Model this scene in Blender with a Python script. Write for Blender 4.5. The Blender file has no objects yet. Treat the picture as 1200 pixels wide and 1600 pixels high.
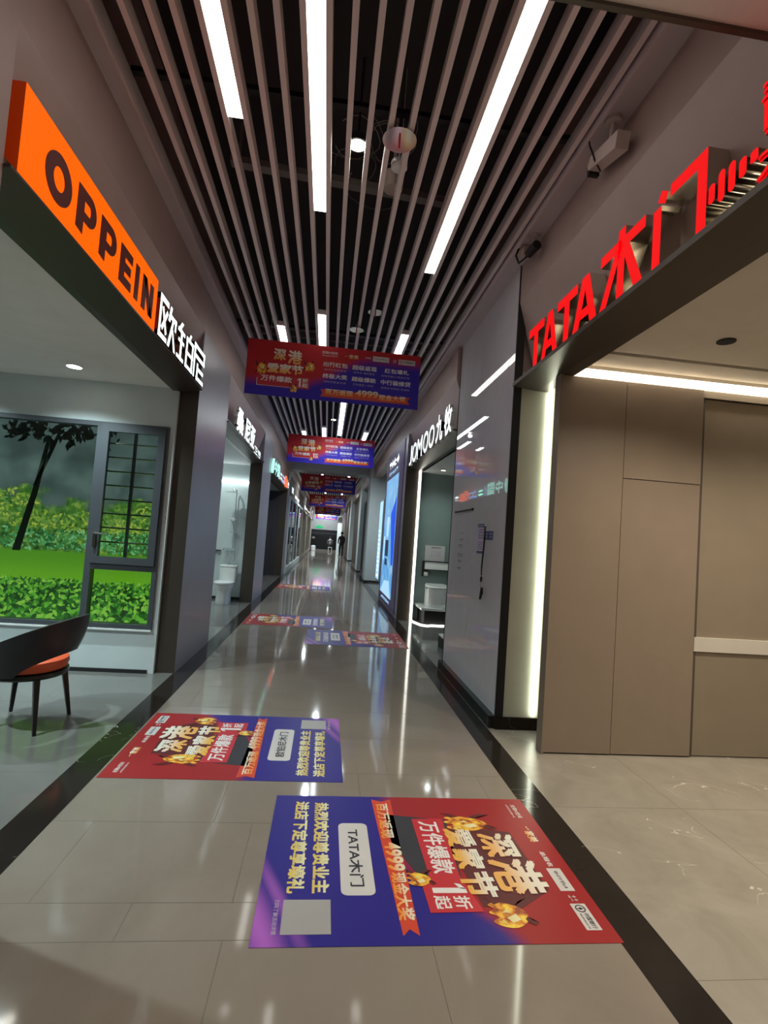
import bpy, math, random
from mathutils import Matrix, Vector
random.seed(7)
sc = bpy.context.scene
C = sc.collection
PI = math.pi

# ------------------------------------------------------------------ camera, world, exposure
cam_d = bpy.data.cameras.new('camera')
cam_d.sensor_fit = 'VERTICAL'
cam_d.sensor_height = 24.0
cam_d.lens = 24.0 * 813.0 / 1600.0
cam_d.clip_start = 0.02
cam_d.clip_end = 200
cam = bpy.data.objects.new('camera', cam_d)
C.objects.link(cam)
Ryaw = Matrix.Rotation(-0.1072, 3, 'Z')
Rpit = Matrix.Rotation(0.0507, 3, 'X')
Rrol = Matrix.Rotation(-0.0710, 3, 'Y')
Rbase = Matrix(((1, 0, 0), (0, 0, -1), (0, 1, 0)))
cam.matrix_world = Matrix.Translation((0, 0, 1.5)) @ (Ryaw @ Rpit @ Rrol @ Rbase).to_4x4()
sc.camera = cam
w = bpy.data.worlds.new('world')
sc.world = w
w.use_nodes = True
w.node_tree.nodes['Background'].inputs[0].default_value = (0.75, 0.8, 1.0, 1)
w.node_tree.nodes['Background'].inputs[1].default_value = 0.02
sc.view_settings.view_transform = 'Standard'
sc.view_settings.look = 'None'
sc.view_settings.gamma = 1
sc.view_settings.exposure = 0.45
sc.view_settings.use_curve_mapping = False
sc.cycles.use_denoising = True
sc.cycles.max_bounces = 8
sc.cycles.sample_clamp_indirect = 6.0

CORR = 4.6      # radiance of the corridor lights


def area(name, loc, rot, sx, sy, power, col):
    d = bpy.data.lights.new(name, 'AREA')
    d.shape = 'RECTANGLE'
    d.size, d.size_y, d.energy, d.color = sx, sy, power, col
    o = bpy.data.objects.new(name, d)
    o.location, o.rotation_euler = loc, rot
    C.objects.link(o)
    return o


def spot(name, loc, power, col, size=1.9, blend=0.8, rad=0.04):
    d = bpy.data.lights.new(name, 'SPOT')
    d.energy, d.color, d.spot_size, d.spot_blend, d.shadow_soft_size = power, col, size, blend, rad
    o = bpy.data.objects.new(name, d)
    o.location = loc
    C.objects.link(o)
    return o


COOL = (0.80, 1.0, 1.0)
WARM = (1.0, 0.88, 0.68)
# lamps of the shops (few have a fitting built below, the rest are unseen)
for x, y, p in ((-2.45, 4.80, 95), (-3.6, 4.80, 95), (-3.0, 2.9, 200)):
    spot('shop_lamp', (x, y, 2.83), p, COOL, 2.4)
for x, y, p in ((2.35, 2.7, 70), (3.7, 2.6, 75), (3.0, 1.0, 100)):
    spot('shop_lamp', (x, y, 2.90), p, WARM, 2.5)
for x, y, p in ((-2.6, 9.2, 48), (-2.2, 10.6, 26), (-3.6, 8.6, 60)):
    spot('shop_lamp', (x, y, 2.82), p, (0.85, 1.0, 0.98), 2.6)
for x, y, p in ((2.1, 9.2, 26), (2.6, 8.0, 34)):
    spot('shop_lamp', (x, y, 2.82), p, (0.85, 1.0, 0.95), 2.5)

for x, y in ((-.7, .6), (.7, .6), (-.7, -1.0), (.7, -1.0)):  # unseen lamps added over the camera to brighten the near end
    spot('hall_fill', (x, y, 3.38), 15, (1.0, .93, .86), 2.9)
for x, y, p in ((-.03, 11.3, 50), (0.1, 15.5, 260), (-.6, 24, 320), (.6, 27, 300), (-.5, 33, 420), (.5, 38, 420), (-.4, 44, 800), (-.3, 49.5, 1100)):  # first is a real lamp; the rest are added to brighten the corridor
    spot('corridor_lamp_and_fill', (x, y, 3.93), p, (0.86, 0.96, 1.0), 2.9)
ww = spot('end_wall_fill', (-.3, 50.8, 3.85), 110, (.86, .96, 1.0), 1.9)  # added with no fitting, to brighten the end wall
ww.rotation_euler = (0.85, 0, 0)
area('cove_lamp', (3.9, 3.755, 2.955), (0, 0, 0), 4.2, 0.03, 22, WARM)
for x, y, p in ((-2.4, 14.5, 14), (-2.2, 16.5, 8)):
    spot('shop_lamp', (x, y, 2.82), p, (1, .95, .85), 2.5)

# ------------------------------------------------------------------ materials
def newmat(name):
    m = bpy.data.materials.new(name)
    m.use_nodes = True
    return m, m.node_tree, m.node_tree.nodes['Principled BSDF']


def mat(name, col, rough=0.5, metal=0.0, emis=None, es=0.0, spec=0.5, alpha=None):
    m, t, b = newmat(name)
    b.inputs['Base Color'].default_value = (*col, 1)
    b.inputs['Roughness'].default_value = rough
    b.inputs['Metallic'].default_value = metal
    b.inputs['Specular IOR Level'].default_value = spec
    if emis:
        b.inputs['Emission Color'].default_value = (*emis, 1)
        b.inputs['Emission Strength'].default_value = es
    # faint surface variation so that the surface is never dead flat
    if not emis:
        n = t.nodes.new('ShaderNodeTexNoise')
        n.inputs['Scale'].default_value = 6
        n.inputs['Detail'].default_value = 3
        tc = t.nodes.new('ShaderNodeTexCoord')
        mx = t.nodes.new('ShaderNodeMix')
        mx.data_type = 'RGBA'
        mx.inputs['A'].default_value = (*[c * 0.93 for c in col], 1)
        mx.inputs['B'].default_value = (*[min(1, c * 1.07) for c in col], 1)
        t.links.new(tc.outputs['Object'], n.inputs['Vector'])
        t.links.new(n.outputs['Fac'], mx.inputs['Factor'])
        t.links.new(mx.outputs['Result'], b.inputs['Base Color'])
    return m


def stone(name, c1, c2, rough, scale=1.2, vein=None, vscale=0.6, vw=0.006, spec=0.5):
    m, t, b = newmat(name)
    N, L = t.nodes, t.links
    tc = N.new('ShaderNodeTexCoord')
    n1 = N.new('ShaderNodeTexNoise')
    n1.inputs['Scale'].default_value = scale
    n1.inputs['Detail'].default_value = 7
    n1.inputs['Roughness'].default_value = 0.62
    n1.inputs['Distortion'].default_value = 0.8
    L.new(tc.outputs['Object'], n1.inputs['Vector'])
    r = N.new('ShaderNodeValToRGB')
    r.color_ramp.elements[0].position = 0.32
    r.color_ramp.elements[1].position = 0.68
    r.color_ramp.elements[0].color = (*c1, 1)
    r.color_ramp.elements[1].color = (*c2, 1)
    L.new(n1.outputs['Fac'], r.inputs['Fac'])
    out = r.outputs['Color']
    if vein:
        n2 = N.new('ShaderNodeTexNoise')
        n2.inputs['Scale'].default_value = vscale
        n2.inputs['Detail'].default_value = 4
        n2.inputs['Distortion'].default_value = 1.6
        L.new(tc.outputs['Object'], n2.inputs['Vector'])
        s = N.new('ShaderNodeMath'); s.operation = 'SUBTRACT'; s.inputs[1].default_value = 0.5
        a = N.new('ShaderNodeMath'); a.operation = 'ABSOLUTE'
        g = N.new('ShaderNodeMath'); g.operation = 'LESS_THAN'; g.inputs[1].default_value = vw
        n3 = N.new('ShaderNodeTexNoise'); n3.inputs['Scale'].default_value = 1.7
        g3 = N.new('ShaderNodeMath'); g3.operation = 'GREATER_THAN'; g3.inputs[1].default_value = 0.56
        ml = N.new('ShaderNodeMath'); ml.operation = 'MULTIPLY'
        L.new(tc.outputs['Object'], n3.inputs['Vector'])
        L.new(n2.outputs['Fac'], s.inputs[0]); L.new(s.outputs[0], a.inputs[0]); L.new(a.outputs[0], g.inputs[0])
        L.new(n3.outputs['Fac'], g3.inputs[0]); L.new(g.outputs[0], ml.inputs[0]); L.new(g3.outputs[0], ml.inputs[1])
        mx = N.new('ShaderNodeMix'); mx.data_type = 'RGBA'
        L.new(ml.outputs[0], mx.inputs['Factor']); L.new(out, mx.inputs['A'])
        mx.inputs['B'].default_value = (*vein, 1)
        out = mx.outputs['Result']
    L.new(out, b.inputs['Base Color'])
    b.inputs['Roughness'].default_value = rough
    b.inputs['Specular IOR Level'].default_value = spec
    return m


def emit_gloss(name, col, es, base=(0.8, 0.8, 0.8)):
    return mat(name, base, 0.3, 0, col, es)


def glassmat(name, tint=(1, 1, 1), ior=1.45):
    m, t, b = newmat(name)
    N, L = t.nodes, t.links
    N.remove(b)
    tr = N.new('ShaderNodeBsdfTransparent'); tr.inputs[0].default_value = (*tint, 1)
    gl = N.new('ShaderNodeBsdfGlossy'); gl.inputs['Roughness'].default_value = 0.01
    fr = N.new('ShaderNodeFresnel'); fr.inputs[0].default_value = ior
    mx = N.new('ShaderNodeMixShader')
    L.new(fr.outputs[0], mx.inputs[0]); L.new(tr.outputs[0], mx.inputs[1]); L.new(gl.outputs[0], mx.inputs[2])
    L.new(mx.outputs[0], N['Material Output'].inputs[0])
    return m


def math_n(t, op, a, b=None, clamp=False):
    n = t.nodes.new('ShaderNodeMath'); n.operation = op; n.use_clamp = clamp
    for i, v in enumerate((a, b)):
        if v is None: continue
        if isinstance(v, (int, float)): n.inputs[i].default_value = v
        else: t.links.new(v, n.inputs[i])
    return n.outputs[0]


def mapr(t, v, a, b, c=0.0, d=1.0):
    n = t.nodes.new('ShaderNodeMapRange'); n.interpolation_type = 'SMOOTHSTEP'
    t.links.new(v, n.inputs[0])
    for i, x in zip((1, 2, 3, 4), (a, b, c, d)): n.inputs[i].default_value = x
    return n.outputs[0]


def mixc(t, f, a, b):
    n = t.nodes.new('ShaderNodeMix'); n.data_type = 'RGBA'
    if isinstance(f, (int, float)): n.inputs['Factor'].default_value = f
    else: t.links.new(f, n.inputs['Factor'])
    for k, v in (('A', a), ('B', b)):
        if isinstance(v, tuple): n.inputs[k].default_value = (*v, 1)
        else: t.links.new(v, n.inputs[k])
    return n.outputs['Result']


RED, BLUE = (0.50, 0.022, 0.03), (0.035, 0.02, 0.42)


def print_mat(name, kind):
    m, t, b = newmat(name)
    tc = t.nodes.new('ShaderNodeTexCoord')
    sp = t.nodes.new('ShaderNodeSeparateXYZ')
    t.links.new(tc.outputs['Object'], sp.inputs[0])
    u, v = sp.outputs[0], sp.outputs[1]
    if kind == 'banner':
        th = math_n(t, 'ADD', mapr(t, u, 0.6, 1.45, 0.0, 0.36), 0.15)
        f = mapr(t, math_n(t, 'SUBTRACT', v, th), -0.07, 0.09)
        c = mixc(t, f, BLUE, RED)
    else:
        th = math_n(t, 'ADD', mapr(t, u, 0.55, 1.15, 0.0, 0.42), 0.60)
        f = mapr(t, math_n(t, 'SUBTRACT', v, th), -0.05, 0.07)
        c = mixc(t, f, (0.022, 0.015, 0.235), (0.33, 0.016, 0.02))
        # violet light streaks printed in the low corner
        wv = math_n(t, 'ADD', v, math_n(t, 'MULTIPLY', u, -0.42))
        s1 = mapr(t, math_n(t, 'ABSOLUTE', math_n(t, 'ADD', wv, 0.27)), 0.0, 0.05, 0.75, 0.0)
        s2 = mapr(t, math_n(t, 'ABSOLUTE', math_n(t, 'ADD', wv, 0.40)), 0.0, 0.12, 1.0, 0.0)
        mk = mapr(t, u, 0.35, 0.9)
        mk2 = mapr(t, v, 0.02, 0.35, 1.0, 0.0)
        s = math_n(t, 'MULTIPLY', math_n(t, 'MULTIPLY', math_n(t, 'MAXIMUM', s1, s2), mk), mk2)
        c = mixc(t, s, c, (0.42, 0.12, 0.55))
    t.links.new(c, b.inputs['Base Color'])
    b.inputs['Roughness'].default_value = 0.42 if kind == 'decal' else 0.5
    b.inputs['Specular IOR Level'].default_value = 0.3
    return m


def grad_mat(name, bottom, top, rough=0.45, es=0.0):
    m, t, b = newmat(name)
    tc = t.nodes.new('ShaderNodeTexCoord')
    sp = t.nodes.new('ShaderNodeSeparateXYZ')
    t.links.new(tc.outputs['Generated'], sp.inputs[0])
    c = mixc(t, mapr(t, sp.outputs[1], 0.15, 0.85), bottom, top)
    t.links.new(c, b.inputs['Base Color'])
    b.inputs['Roughness'].default_value = rough
    return m


def flame_mat():
    m, t, b = newmat('golden_flame_print')
    tc = t.nodes.new('ShaderNodeTexCoord')
    n = t.nodes.new('ShaderNodeTexNoise'); n.inputs['Scale'].default_value = 22; n.inputs['Detail'].default_value = 4
    t.links.new(tc.outputs['Object'], n.inputs['Vector'])
    r = t.nodes.new('ShaderNodeValToRGB')
    e = r.color_ramp.elements
    e[0].position, e[0].color = 0.36, (0.30, 0.05, 0.01, 1)
    e[1].position, e[1].color = 0.62, (0.90, 0.66, 0.08, 1)
    k = e.new(0.48); k.color = (0.75, 0.30, 0.02, 1)
    t.links.new(n.outputs['Fac'], r.inputs['Fac'])
    t.links.new(r.outputs['Color'], b.inputs['Base Color'])
    b.inputs['Roughness'].default_value = 0.4
    return m


def attr_emit(name, s):
    m, t, b = newmat(name)
    a = t.nodes.new('ShaderNodeAttribute'); a.attribute_name = 'col'
    t.links.new(a.outputs['Color'], b.inputs['Emission Color'])
    b.inputs['Base Color'].default_value = (0.02, 0.02, 0.02, 1)
    b.inputs['Emission Strength'].default_value = s
    b.inputs['Roughness'].default_value = 0.4
    return m


def mural_mat():
    m, t, b = newmat('garden_mural_print')
    tc = t.nodes.new('ShaderNodeTexCoord')
    sp = t.nodes.new('ShaderNodeSeparateXYZ')
    t.links.new(tc.outputs['Object'], sp.inputs[0])
    z = sp.outputs[2]
    n = t.nodes.new('ShaderNodeTexNoise'); n.inputs['Scale'].default_value = 9; n.inputs['Detail'].default_value = 8
    n.inputs['Roughness'].default_value = 0.7
    t.links.new(tc.outputs['Object'], n.inputs['Vector'])
    n2 = t.nodes.new('ShaderNodeTexNoise'); n2.inputs['Scale'].default_value = 2.6; n2.inputs['Detail'].default_value = 3
    t.links.new(tc.outputs['Object'], n2.inputs['Vector'])
    tree = t.nodes.new('ShaderNodeValToRGB')
    e = tree.color_ramp.elements
    e[0].position, e[0].color = 0.36, (0.008, 0.035, 0.006, 1)
    e[1].position, e[1].color = 0.70, (0.45, 0.62, 0.10, 1)
    k = e.new(0.52); k.color = (0.07, 0.22, 0.03, 1)
    t.links.new(n.outputs['Fac'], tree.inputs['Fac'])
    sky = mixc(t, mapr(t, n2.outputs['Fac'], 0.3, 0.7), (0.045, 0.075, 0.075), (0.11, 0.17, 0.16))
    lawn = mixc(t, mapr(t, z, 0.75, 1.1), (0.17, 0.50, 0.015), (0.10, 0.34, 0.015))
    zt = math_n(t, 'ADD', z, math_n(t, 'MULTIPLY', math_n(t, 'SUBTRACT', n2.outputs['Fac'], 0.5), 1.0))
    c = mixc(t, mapr(t, zt, 1.60, 1.72), tree.outputs['Color'], sky)
    c = mixc(t, mapr(t, z, 1.10, 1.13), lawn, c)
    dark = mapr(t, z, 0.76, 0.82)
    c = mixc(t, dark, (0.01, 0.05, 0.006), c)
    t.links.new(c, b.inputs['Emission Color'])
    b.inputs['Emission Strength'].default_value = 0.52
    b.inputs['Base Color'].default_value = (0.03, 0.04, 0.03, 1)
    b.inputs['Roughness'].default_value = 0.6
    return m


M = dict(
    tile=stone('corridor_tile', (0.235, 0.20, 0.168), (0.285, 0.25, 0.213), 0.065, 1.0, spec=0.32),
    bstone=stone('black_marble', (0.018, 0.014, 0.012), (0.026, 0.021, 0.018), 0.12, 2.0, vein=(0.5, 0.45, 0.40), vscale=0.9, vw=0.0006, spec=0.16),
    gstone=stone('grey_stone_floor', (0.27, 0.245, 0.205), (0.36, 0.33, 0.285), 0.30, 2.6, vein=(0.62, 0.58, 0.5), vscale=1.3, vw=0.002),
    shoptile=stone('pale_shop_tile', (0.15, 0.15, 0.142), (0.20, 0.20, 0.19), 0.07, 0.8),
    grout=mat('tile_joint', (0.13, 0.11, 0.09), 0.5),
    pier=mat('taupe_metal_panel', (0.34, 0.325, 0.375), 0.32, 0.25),
    fascia=mat('taupe_fascia', (0.40, 0.295, 0.27), 0.42, 0.1),
    bronze=mat('dark_bronze_trim', (0.085, 0.07, 0.056), 0.38, 0.4),
    cornice=mat('aluminium_cornice', (0.66, 0.58, 0.60), 0.4, 0.2),
    slat=mat('slat_aluminium', (0.76, 0.68, 0.69), 0.42, 0.0),
    black=mat('matt_black', (0.012, 0.011, 0.012), 0.7),
    void=mat('void_paint', (0.035, 0.03, 0.03), 0.9),
    soffit=mat('painted_soffit', (0.86, 0.84, 0.81), 0.8),
    light=mat('linear_light_diffuser', (1, 1, 1), 0.5, 0, (1.0, 0.97, 0.90), CORR),
    lightc=mat('cool_linear_diffuser', (1, 1, 1), 0.5, 0, (0.88, 0.97, 1.0), CORR * 1.9),
    spotl=mat('lamp_lens', (1, 1, 1), 0.4, 0, (1.0, 0.98, 0.85), 14.0),
    white=mat('white_paint', (0.80, 0.83, 0.82), 0.6),
    cool=mat('pale_cool_paint', (0.62, 0.70, 0.72), 0.55),
    teal=mat('teal_grey_wall', (0.22, 0.29, 0.28), 0.5),
    bath=mat('bath_wall_tile', (0.62, 0.70, 0.70), 0.25),
    wood=mat('taupe_wood_panel', (0.28, 0.22, 0.172), 0.38),
    wood2=mat('darker_taupe_panel', (0.27, 0.22, 0.165), 0.45),
    rail=mat('pale_rail', (0.62, 0.58, 0.52), 0.5),
    gap=mat('panel_joint', (0.08, 0.06, 0.048), 0.7),
    ceil=mat('warm_shop_ceiling', (0.74, 0.68, 0.58), 0.8),
    ceilc=mat('cool_shop_ceiling', (0.86, 0.88, 0.82), 0.8),
    niche=mat('pale_reveal_panel', (0.56, 0.57, 0.47), 0.4),
    led=mat('led_strip', (1, 1, 1), 0.5, 0, (1.0, 0.98, 0.85), 3.2),
    ledgreen=mat('led_profile', (1, 1, 1), 0.5, 0, (0.95, 1.0, 0.80), 9.0),
    ledback=mat('letter_backlight', (1, 1, 1), 0.5, 0, (1.0, 0.92, 0.70), 2.2),
    ledsoft=mat('cove_led', (1, 1, 1), 0.5, 0, (1.0, 0.93, 0.74), 0.72),
    ledcool=mat('bath_led', (1, 1, 1), 0.5, 0, (0.9, 1.0, 1.0), 3.0),
    gpanel=mat('glossy_glass_panel', (0.66, 0.65, 0.70), 0.02, 0.0, spec=0.7),
    orange=mat('orange_lit_acrylic', (0.25, 0.02, 0.0), 0.6, 0, (1.0, 0.115, 0.0), 0.85, spec=.1),
    orside=mat('orange_box_side', (0.35, 0.05, 0.01), 0.4, 0, (1.0, 0.06, 0.0), 0.10),
    maroon=mat('maroon_lettering', (0.13, 0.012, 0.008), 0.5),
    redlit=mat('red_lit_acrylic', (0.25, 0.0, 0.0), 0.6, 0, (1.0, 0.0, 0.002), 0.62, spec=.2),
    whitelit=mat('white_lit_acrylic', (0.9, 0.9, 0.9), 0.3, 0, (0.88, 1.0, 1.0), 1.0),
    mintlit=mat('mint_lit_acrylic', (0.5, 0.9, 0.75), 0.3, 0, (0.42, 1.0, 0.80), .8),
    bluelit=mat('blue_lit_acrylic', (0.2, 0.5, 0.9), 0.3, 0, (0.25, 0.62, 1.0), .8),
    redor=mat('red_orange_lit', (0.8, 0.15, 0.05), 0.3, 0, (1.0, 0.16, 0.06), .8),
    steel=mat('brushed_steel', (0.62, 0.58, 0.50), 0.16, 1.0),
    chrome=mat('chrome', (0.80, 0.82, 0.82), 0.08, 1.0),
    dframe=mat('charcoal_window_frame', (0.085, 0.095, 0.11), 0.38, 0.3),
    glass=glassmat('window_glass', (0.92, 0.95, 0.93)),
    dglass=glassmat('shopfront_glass', (0.75, 0.8, 0.8), 1.6),
    mural=mural_mat(),
    leaf=attr_emit('mural_leaf_print', 0.5),
    trunk=mat('mural_trunk_print', (0.02, 0.03, 0.02), 0.6),
    blackleather=mat('black_leather', (0.016, 0.014, 0.016), 0.38),
    orleather=mat('orange_leather', (0.62, 0.10, 0.03), 0.45),
    blackwood=mat('black_lacquered_wood', (0.014, 0.014, 0.014), 0.30),
    ceramic=mat('white_ceramic', (0.80, 0.83, 0.82), 0.12),
    ltgrey=mat('light_grey_panel', (0.42, 0.46, 0.46), 0.4),
    banner=print_mat('banner_print', 'banner'),
    decal=print_mat('decal_print', 'decal'),
    ink=mat('white_ink', (0.78, 0.76, 0.76), 0.5),
    inkdim=mat('pale_ink', (0.50, 0.42, 0.58), 0.5),
    dark_ink=mat('dark_ink', (0.03, 0.03, 0.04), 0.5),
    navy=mat('navy_ink', (0.03, 0.03, 0.16), 0.5),
    redink=mat('red_panel_ink', (0.52, 0.022, 0.035), 0.42),
    ribbon=mat('ribbon_ink', (0.62, 0.055, 0.018), 0.42),
    shade=mat('dark_print_shadow', (0.10, 0.008, 0.012), 0.5),
    gold=grad_mat('white_to_gold_ink', (0.80, 0.42, 0.11), (0.80, 0.76, 0.66)),
    goldw=grad_mat('gold_white_ink', (0.80, 0.44, 0.08), (0.82, 0.80, 0.72)),
    orgw=grad_mat('orange_white_ink', (0.85, 0.30, 0.03), (0.80, 0.72, 0.55)),
    yellow=grad_mat('yellow_ink', (0.72, 0.56, 0.12), (0.80, 0.76, 0.45)),
    flame=flame_mat(),
    greyplate=mat('grey_plate', (0.36, 0.35, 0.35), 0.4),
    plate=mat('printed_plate', (0.62, 0.60, 0.60), 0.4),
    person_dark=mat('dark_clothing', (0.015, 0.015, 0.018), 0.8),
    person_grey=mat('grey_clothing', (0.16, 0.16, 0.16), 0.8),
    skin=mat('skin', (0.42, 0.26, 0.19), 0.6),
    hair=mat('black_hair', (0.01, 0.01, 0.01), 0.6),
    exit=mat('exit_green_lit', (0.0, 0.3, 0.1), 0.4, 0, (0.0, 0.55, 0.20), 0.7),
    brown=mat('dark_brown_wood', (0.09, 0.07, 0.055), 0.5),
    tan=mat('tan_trim', (0.30, 0.27, 0.22), 0.5),
    shade_grey=mat('grey_cladding', (0.62, 0.70, 0.71), 0.5),
    darkdoor=mat('dark_end_doors', (0.035, 0.035, 0.042), 0.5),
    red=mat('red_glass_bulb', (0.6, 0.02, 0.02), 0.3),
    cable=mat('pale_cable', (0.22, 0.2, 0.19), 0.6),
    camw=mat('camera_white', (0.62, 0.52, 0.48), 0.45),
    indigo=mat('indigo_frame_lit', (0.10, 0.075, 0.10), 0.4, 0, (0.10, 0.05, 0.30), 0.06),
)


# ------------------------------------------------------------------ mesh builder
class MB:
    def __init__(s):
        s.v, s.f, s.c = [], [], []

    def add(s, vs, fs, col=None):
        n = len(s.v)
        s.v += [tuple(x) for x in vs]
        s.f += [tuple(i + n for i in f) for f in fs]
        s.c += [col] * len(fs)
        return s

    def box(s, x0, x1, y0, y1, z0, z1, b=0.0):
        if x0 > x1: x0, x1 = x1, x0
        if y0 > y1: y0, y1 = y1, y0
        if z0 > z1: z0, z1 = z1, z0
        if b <= 0:
            return s.add([(x, y, z) for z in (z0, z1) for y in (y0, y1) for x in (x0, x1)],
                         [(0, 2, 3, 1), (4, 5, 7, 6), (0, 1, 5, 4), (2, 6, 7, 3), (0, 4, 6, 2), (1, 3, 7, 5)])
        # chamfered box
        rings = []
        for z, i in ((z0, b), (z0 + b, 0), (z1 - b, 0), (z1, b)):
            r = []
            for x, y, sx, sy in ((x0, y0, 1, 1), (x1, y0, -1, 1), (x1, y1, -1, -1), (x0, y1, 1, -1)):
                c = [(x + sx * (b + i), y + sy * i), (x + sx * i, y + sy * (b + i))]
                if (sx, sy) in ((1, 1), (-1, -1)): c = c[::-1]
                r += [(p[0], p[1], z) for p in c]
            rings.append(r)
        return s.loft(rings)

    def loft(s, rings, cap=True, close=True):
        n = len(rings[0])
        vs = [p for r in rings for p in r]
        fs = []
        for k in range(len(rings) - 1):
            for i in range(n if close else n - 1):
                j = (i + 1) % n
                fs.append((k * n + i, k * n + j, (k + 1) * n + j, (k + 1) * n + i))
        if cap:
            fs.append(tuple(range(n))[::-1])
            fs.append(tuple((len(rings) - 1) * n + i for i in range(n)))
        return s.add(vs, fs)

    def prism(s, pts, axis, a, b):
        """pts: polygon in the two other axes (in x,y,z order) pushed from a to b along axis"""
        def P(p, t):
            q = list(p); q.insert(axis, t); return tuple(q)
        return s.loft([[P(p, a) for p in pts], [P(p, b) for p in pts]])

    def tube(s, pts, r, n=8, cap=True):
        pts = [Vector(p) for p in pts]
        rr = r if isinstance(r, (list, tuple)) else [r] * len(pts)
        rings = []
        up = None
        for i, p in enumerate(pts):
            d = (pts[min(i + 1, len(pts) - 1)] - pts[max(i - 1, 0)]).normalized()
            if up is None:
                up = Vector((0, 0, 1)) if abs(d.z) < 0.9 else Vector((1, 0, 0))
            a = d.cross(up).normalized()
            up = a.cross(d).normalized()
            rings.append([tuple(p + a * math.cos(2 * PI * k / n) * rr[i] + up * math.sin(2 * PI * k / n) * rr[i]) for k in range(n)])
        return s.loft(rings, cap)

    def lathe(s, prof, cx=0, cy=0, n=24, sx=1, sy=1, cap=True):
        return s.loft([[(cx + r * sx * math.cos(2 * PI * k / n), cy + r * sy * math.sin(2 * PI * k / n), z) for k in range(n)] for r, z in prof], cap)

    def rect(s, u0, v0, u1, v1, z=0.0, t=0.0008, col=None):
        return s.box(u0, u1, v0, v1, z, z + t)

    def poly(s, pts, z, t=0.0006):
        return s.prism(pts, 2, z, z + t)

    def mesh(s, name, smooth=False):
        me = bpy.data.meshes.new(name)
        me.from_pydata(s.v, [], s.f)
        if any(c is not None for c in s.c):
            at = me.color_attributes.new('col', 'FLOAT_COLOR', 'CORNER')
            k = 0
            for fi, f in enumerate(s.f):
                for _ in f:
                    at.data[k].color = (*(s.c[fi] or (0, 0, 0)), 1)
                    k += 1
        if smooth:
            me.polygons.foreach_set('use_smooth', [True] * len(me.polygons))
        me.update()
        return me


def obj(name, mb, m, parent=None, smooth=False, loc=None, rot=None):
    me = mb.mesh(name, smooth) if isinstance(mb, MB) else mb
    me.materials.clear()
    for x in (m if isinstance(m, (list, tuple)) else [m]):
        me.materials.append(M[x] if isinstance(x, str) else x)
    o = bpy.data.objects.new(name, me)
    C.objects.link(o)
    if parent: o.parent = parent
    if loc: o.location = loc
    if rot: o.rotation_euler = rot
    if smooth:
        for p in me.polygons: p.use_smooth = True
        try:
            me.set_sharp_from_angle(angle=math.radians(40))
        except Exception:
            pass
    return o


def struct(name, mb, m, parent=None):
    o = obj(name, mb, m, parent)
    if not parent: o['kind'] = 'structure'
    return o


def tag(o, label, cat, group=None, kind=None):
    o['label'] = label; o['category'] = cat
    if group: o['group'] = group
    if kind: o['kind'] = kind
    return o


def thing(name, label, cat, loc=(0, 0, 0), rot=(0, 0, 0), group=None):
    o = bpy.data.objects.new(name, None)
    C.objects.link(o)
    o.location = loc; o.rotation_euler = rot
    return tag(o, label, cat, group)


def copy_tree(o, parent=None):
    c = o.copy(); C.objects.link(c)
    c.parent = parent
    for ch in [x for x in o.children]:
        copy_tree(ch, c)
    return c


def text_mesh(s, depth=0.0, bold=0.0, offset=0.0):
    cu = bpy.data.curves.new('lettering', 'FONT')
    cu.body = s; cu.size = 1; cu.offset = offset; cu.extrude = depth / 2
    cu.resolution_u = 3
    to = bpy.data.objects.new('lettering', cu)
    C.objects.link(to)
    dg = bpy.context.evaluated_depsgraph_get()
    me = bpy.data.meshes.new_from_object(to.evaluated_get(dg))
    bpy.data.objects.remove(to); bpy.data.curves.remove(cu)
    mb = MB()
    vs = [tuple(v.co) for v in me.vertices]
    fs = [tuple(p.vertices) for p in me.polygons]
    shifts = [(0, 0, 0)] if not bold else [(-bold, -bold, 0), (bold, -bold, .004), (-bold, bold, .008), (bold, bold, .012)]
    for dx, dy, dz in shifts:
        mb.add([(x + dx, y + dy, z + dz) for x, y, z in vs], fs)
    bpy.data.meshes.remove(me)
    return mb


def fit(mb, u0, v0, u1, v1, z0, thick=None):
    xs = [p[0] for p in mb.v]; ys = [p[1] for p in mb.v]; zs = [p[2] for p in mb.v]
    ax, bx, ay, by, az, bz = min(xs), max(xs), min(ys), max(ys), min(zs), max(zs)
    sx = (u1 - u0) / (bx - ax or 1); sy = (v1 - v0) / (by - ay or 1)
    sz = (thick / (bz - az)) if (thick and bz > az) else (0.05 if bz > az else 1)
    mb.v = [(u0 + (x - ax) * sx, v0 + (y - ay) * sy, z0 + (z - az) * sz) for x, y, z in mb.v]
    return mb


def txt(name, s, u0, v0, u1, v1, z, m, parent, bold=0.02, label=None):
    o = obj(name, fit(text_mesh(s, 0, bold), u0, v0, u1, v1, z), m, parent)
    if label: o['label'] = label
    return o


def strokes(u0, v0, u1, v1, z, seed=0, n=10, rows=1):
    """unreadable small print: short pen strokes inside a block"""
    r = random.Random(seed)
    mb = MB()
    rh = (v1 - v0) / rows
    for q in range(rows):
        cw = (u1 - u0) / n
        for i in range(n):
            a, b = u0 + i * cw + cw * .12, u0 + (i + 1) * cw - cw * .12
            c, d = v0 + q * rh + rh * .14, v0 + (q + 1) * rh - rh * .14
            t = min(cw, rh) * 0.12
            for k in range(3):
                if r.random() < .5:
                    y = r.uniform(c, d - t); mb.box(a, b, y, y + t, z, z + .0004)
                else:
                    x = r.uniform(a, b - t); mb.box(x, x + t, c, d, z, z + .0004)
            y = (c + d) / 2; mb.box(a, b, y, y + t, z, z + .0004)
    return mb


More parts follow.
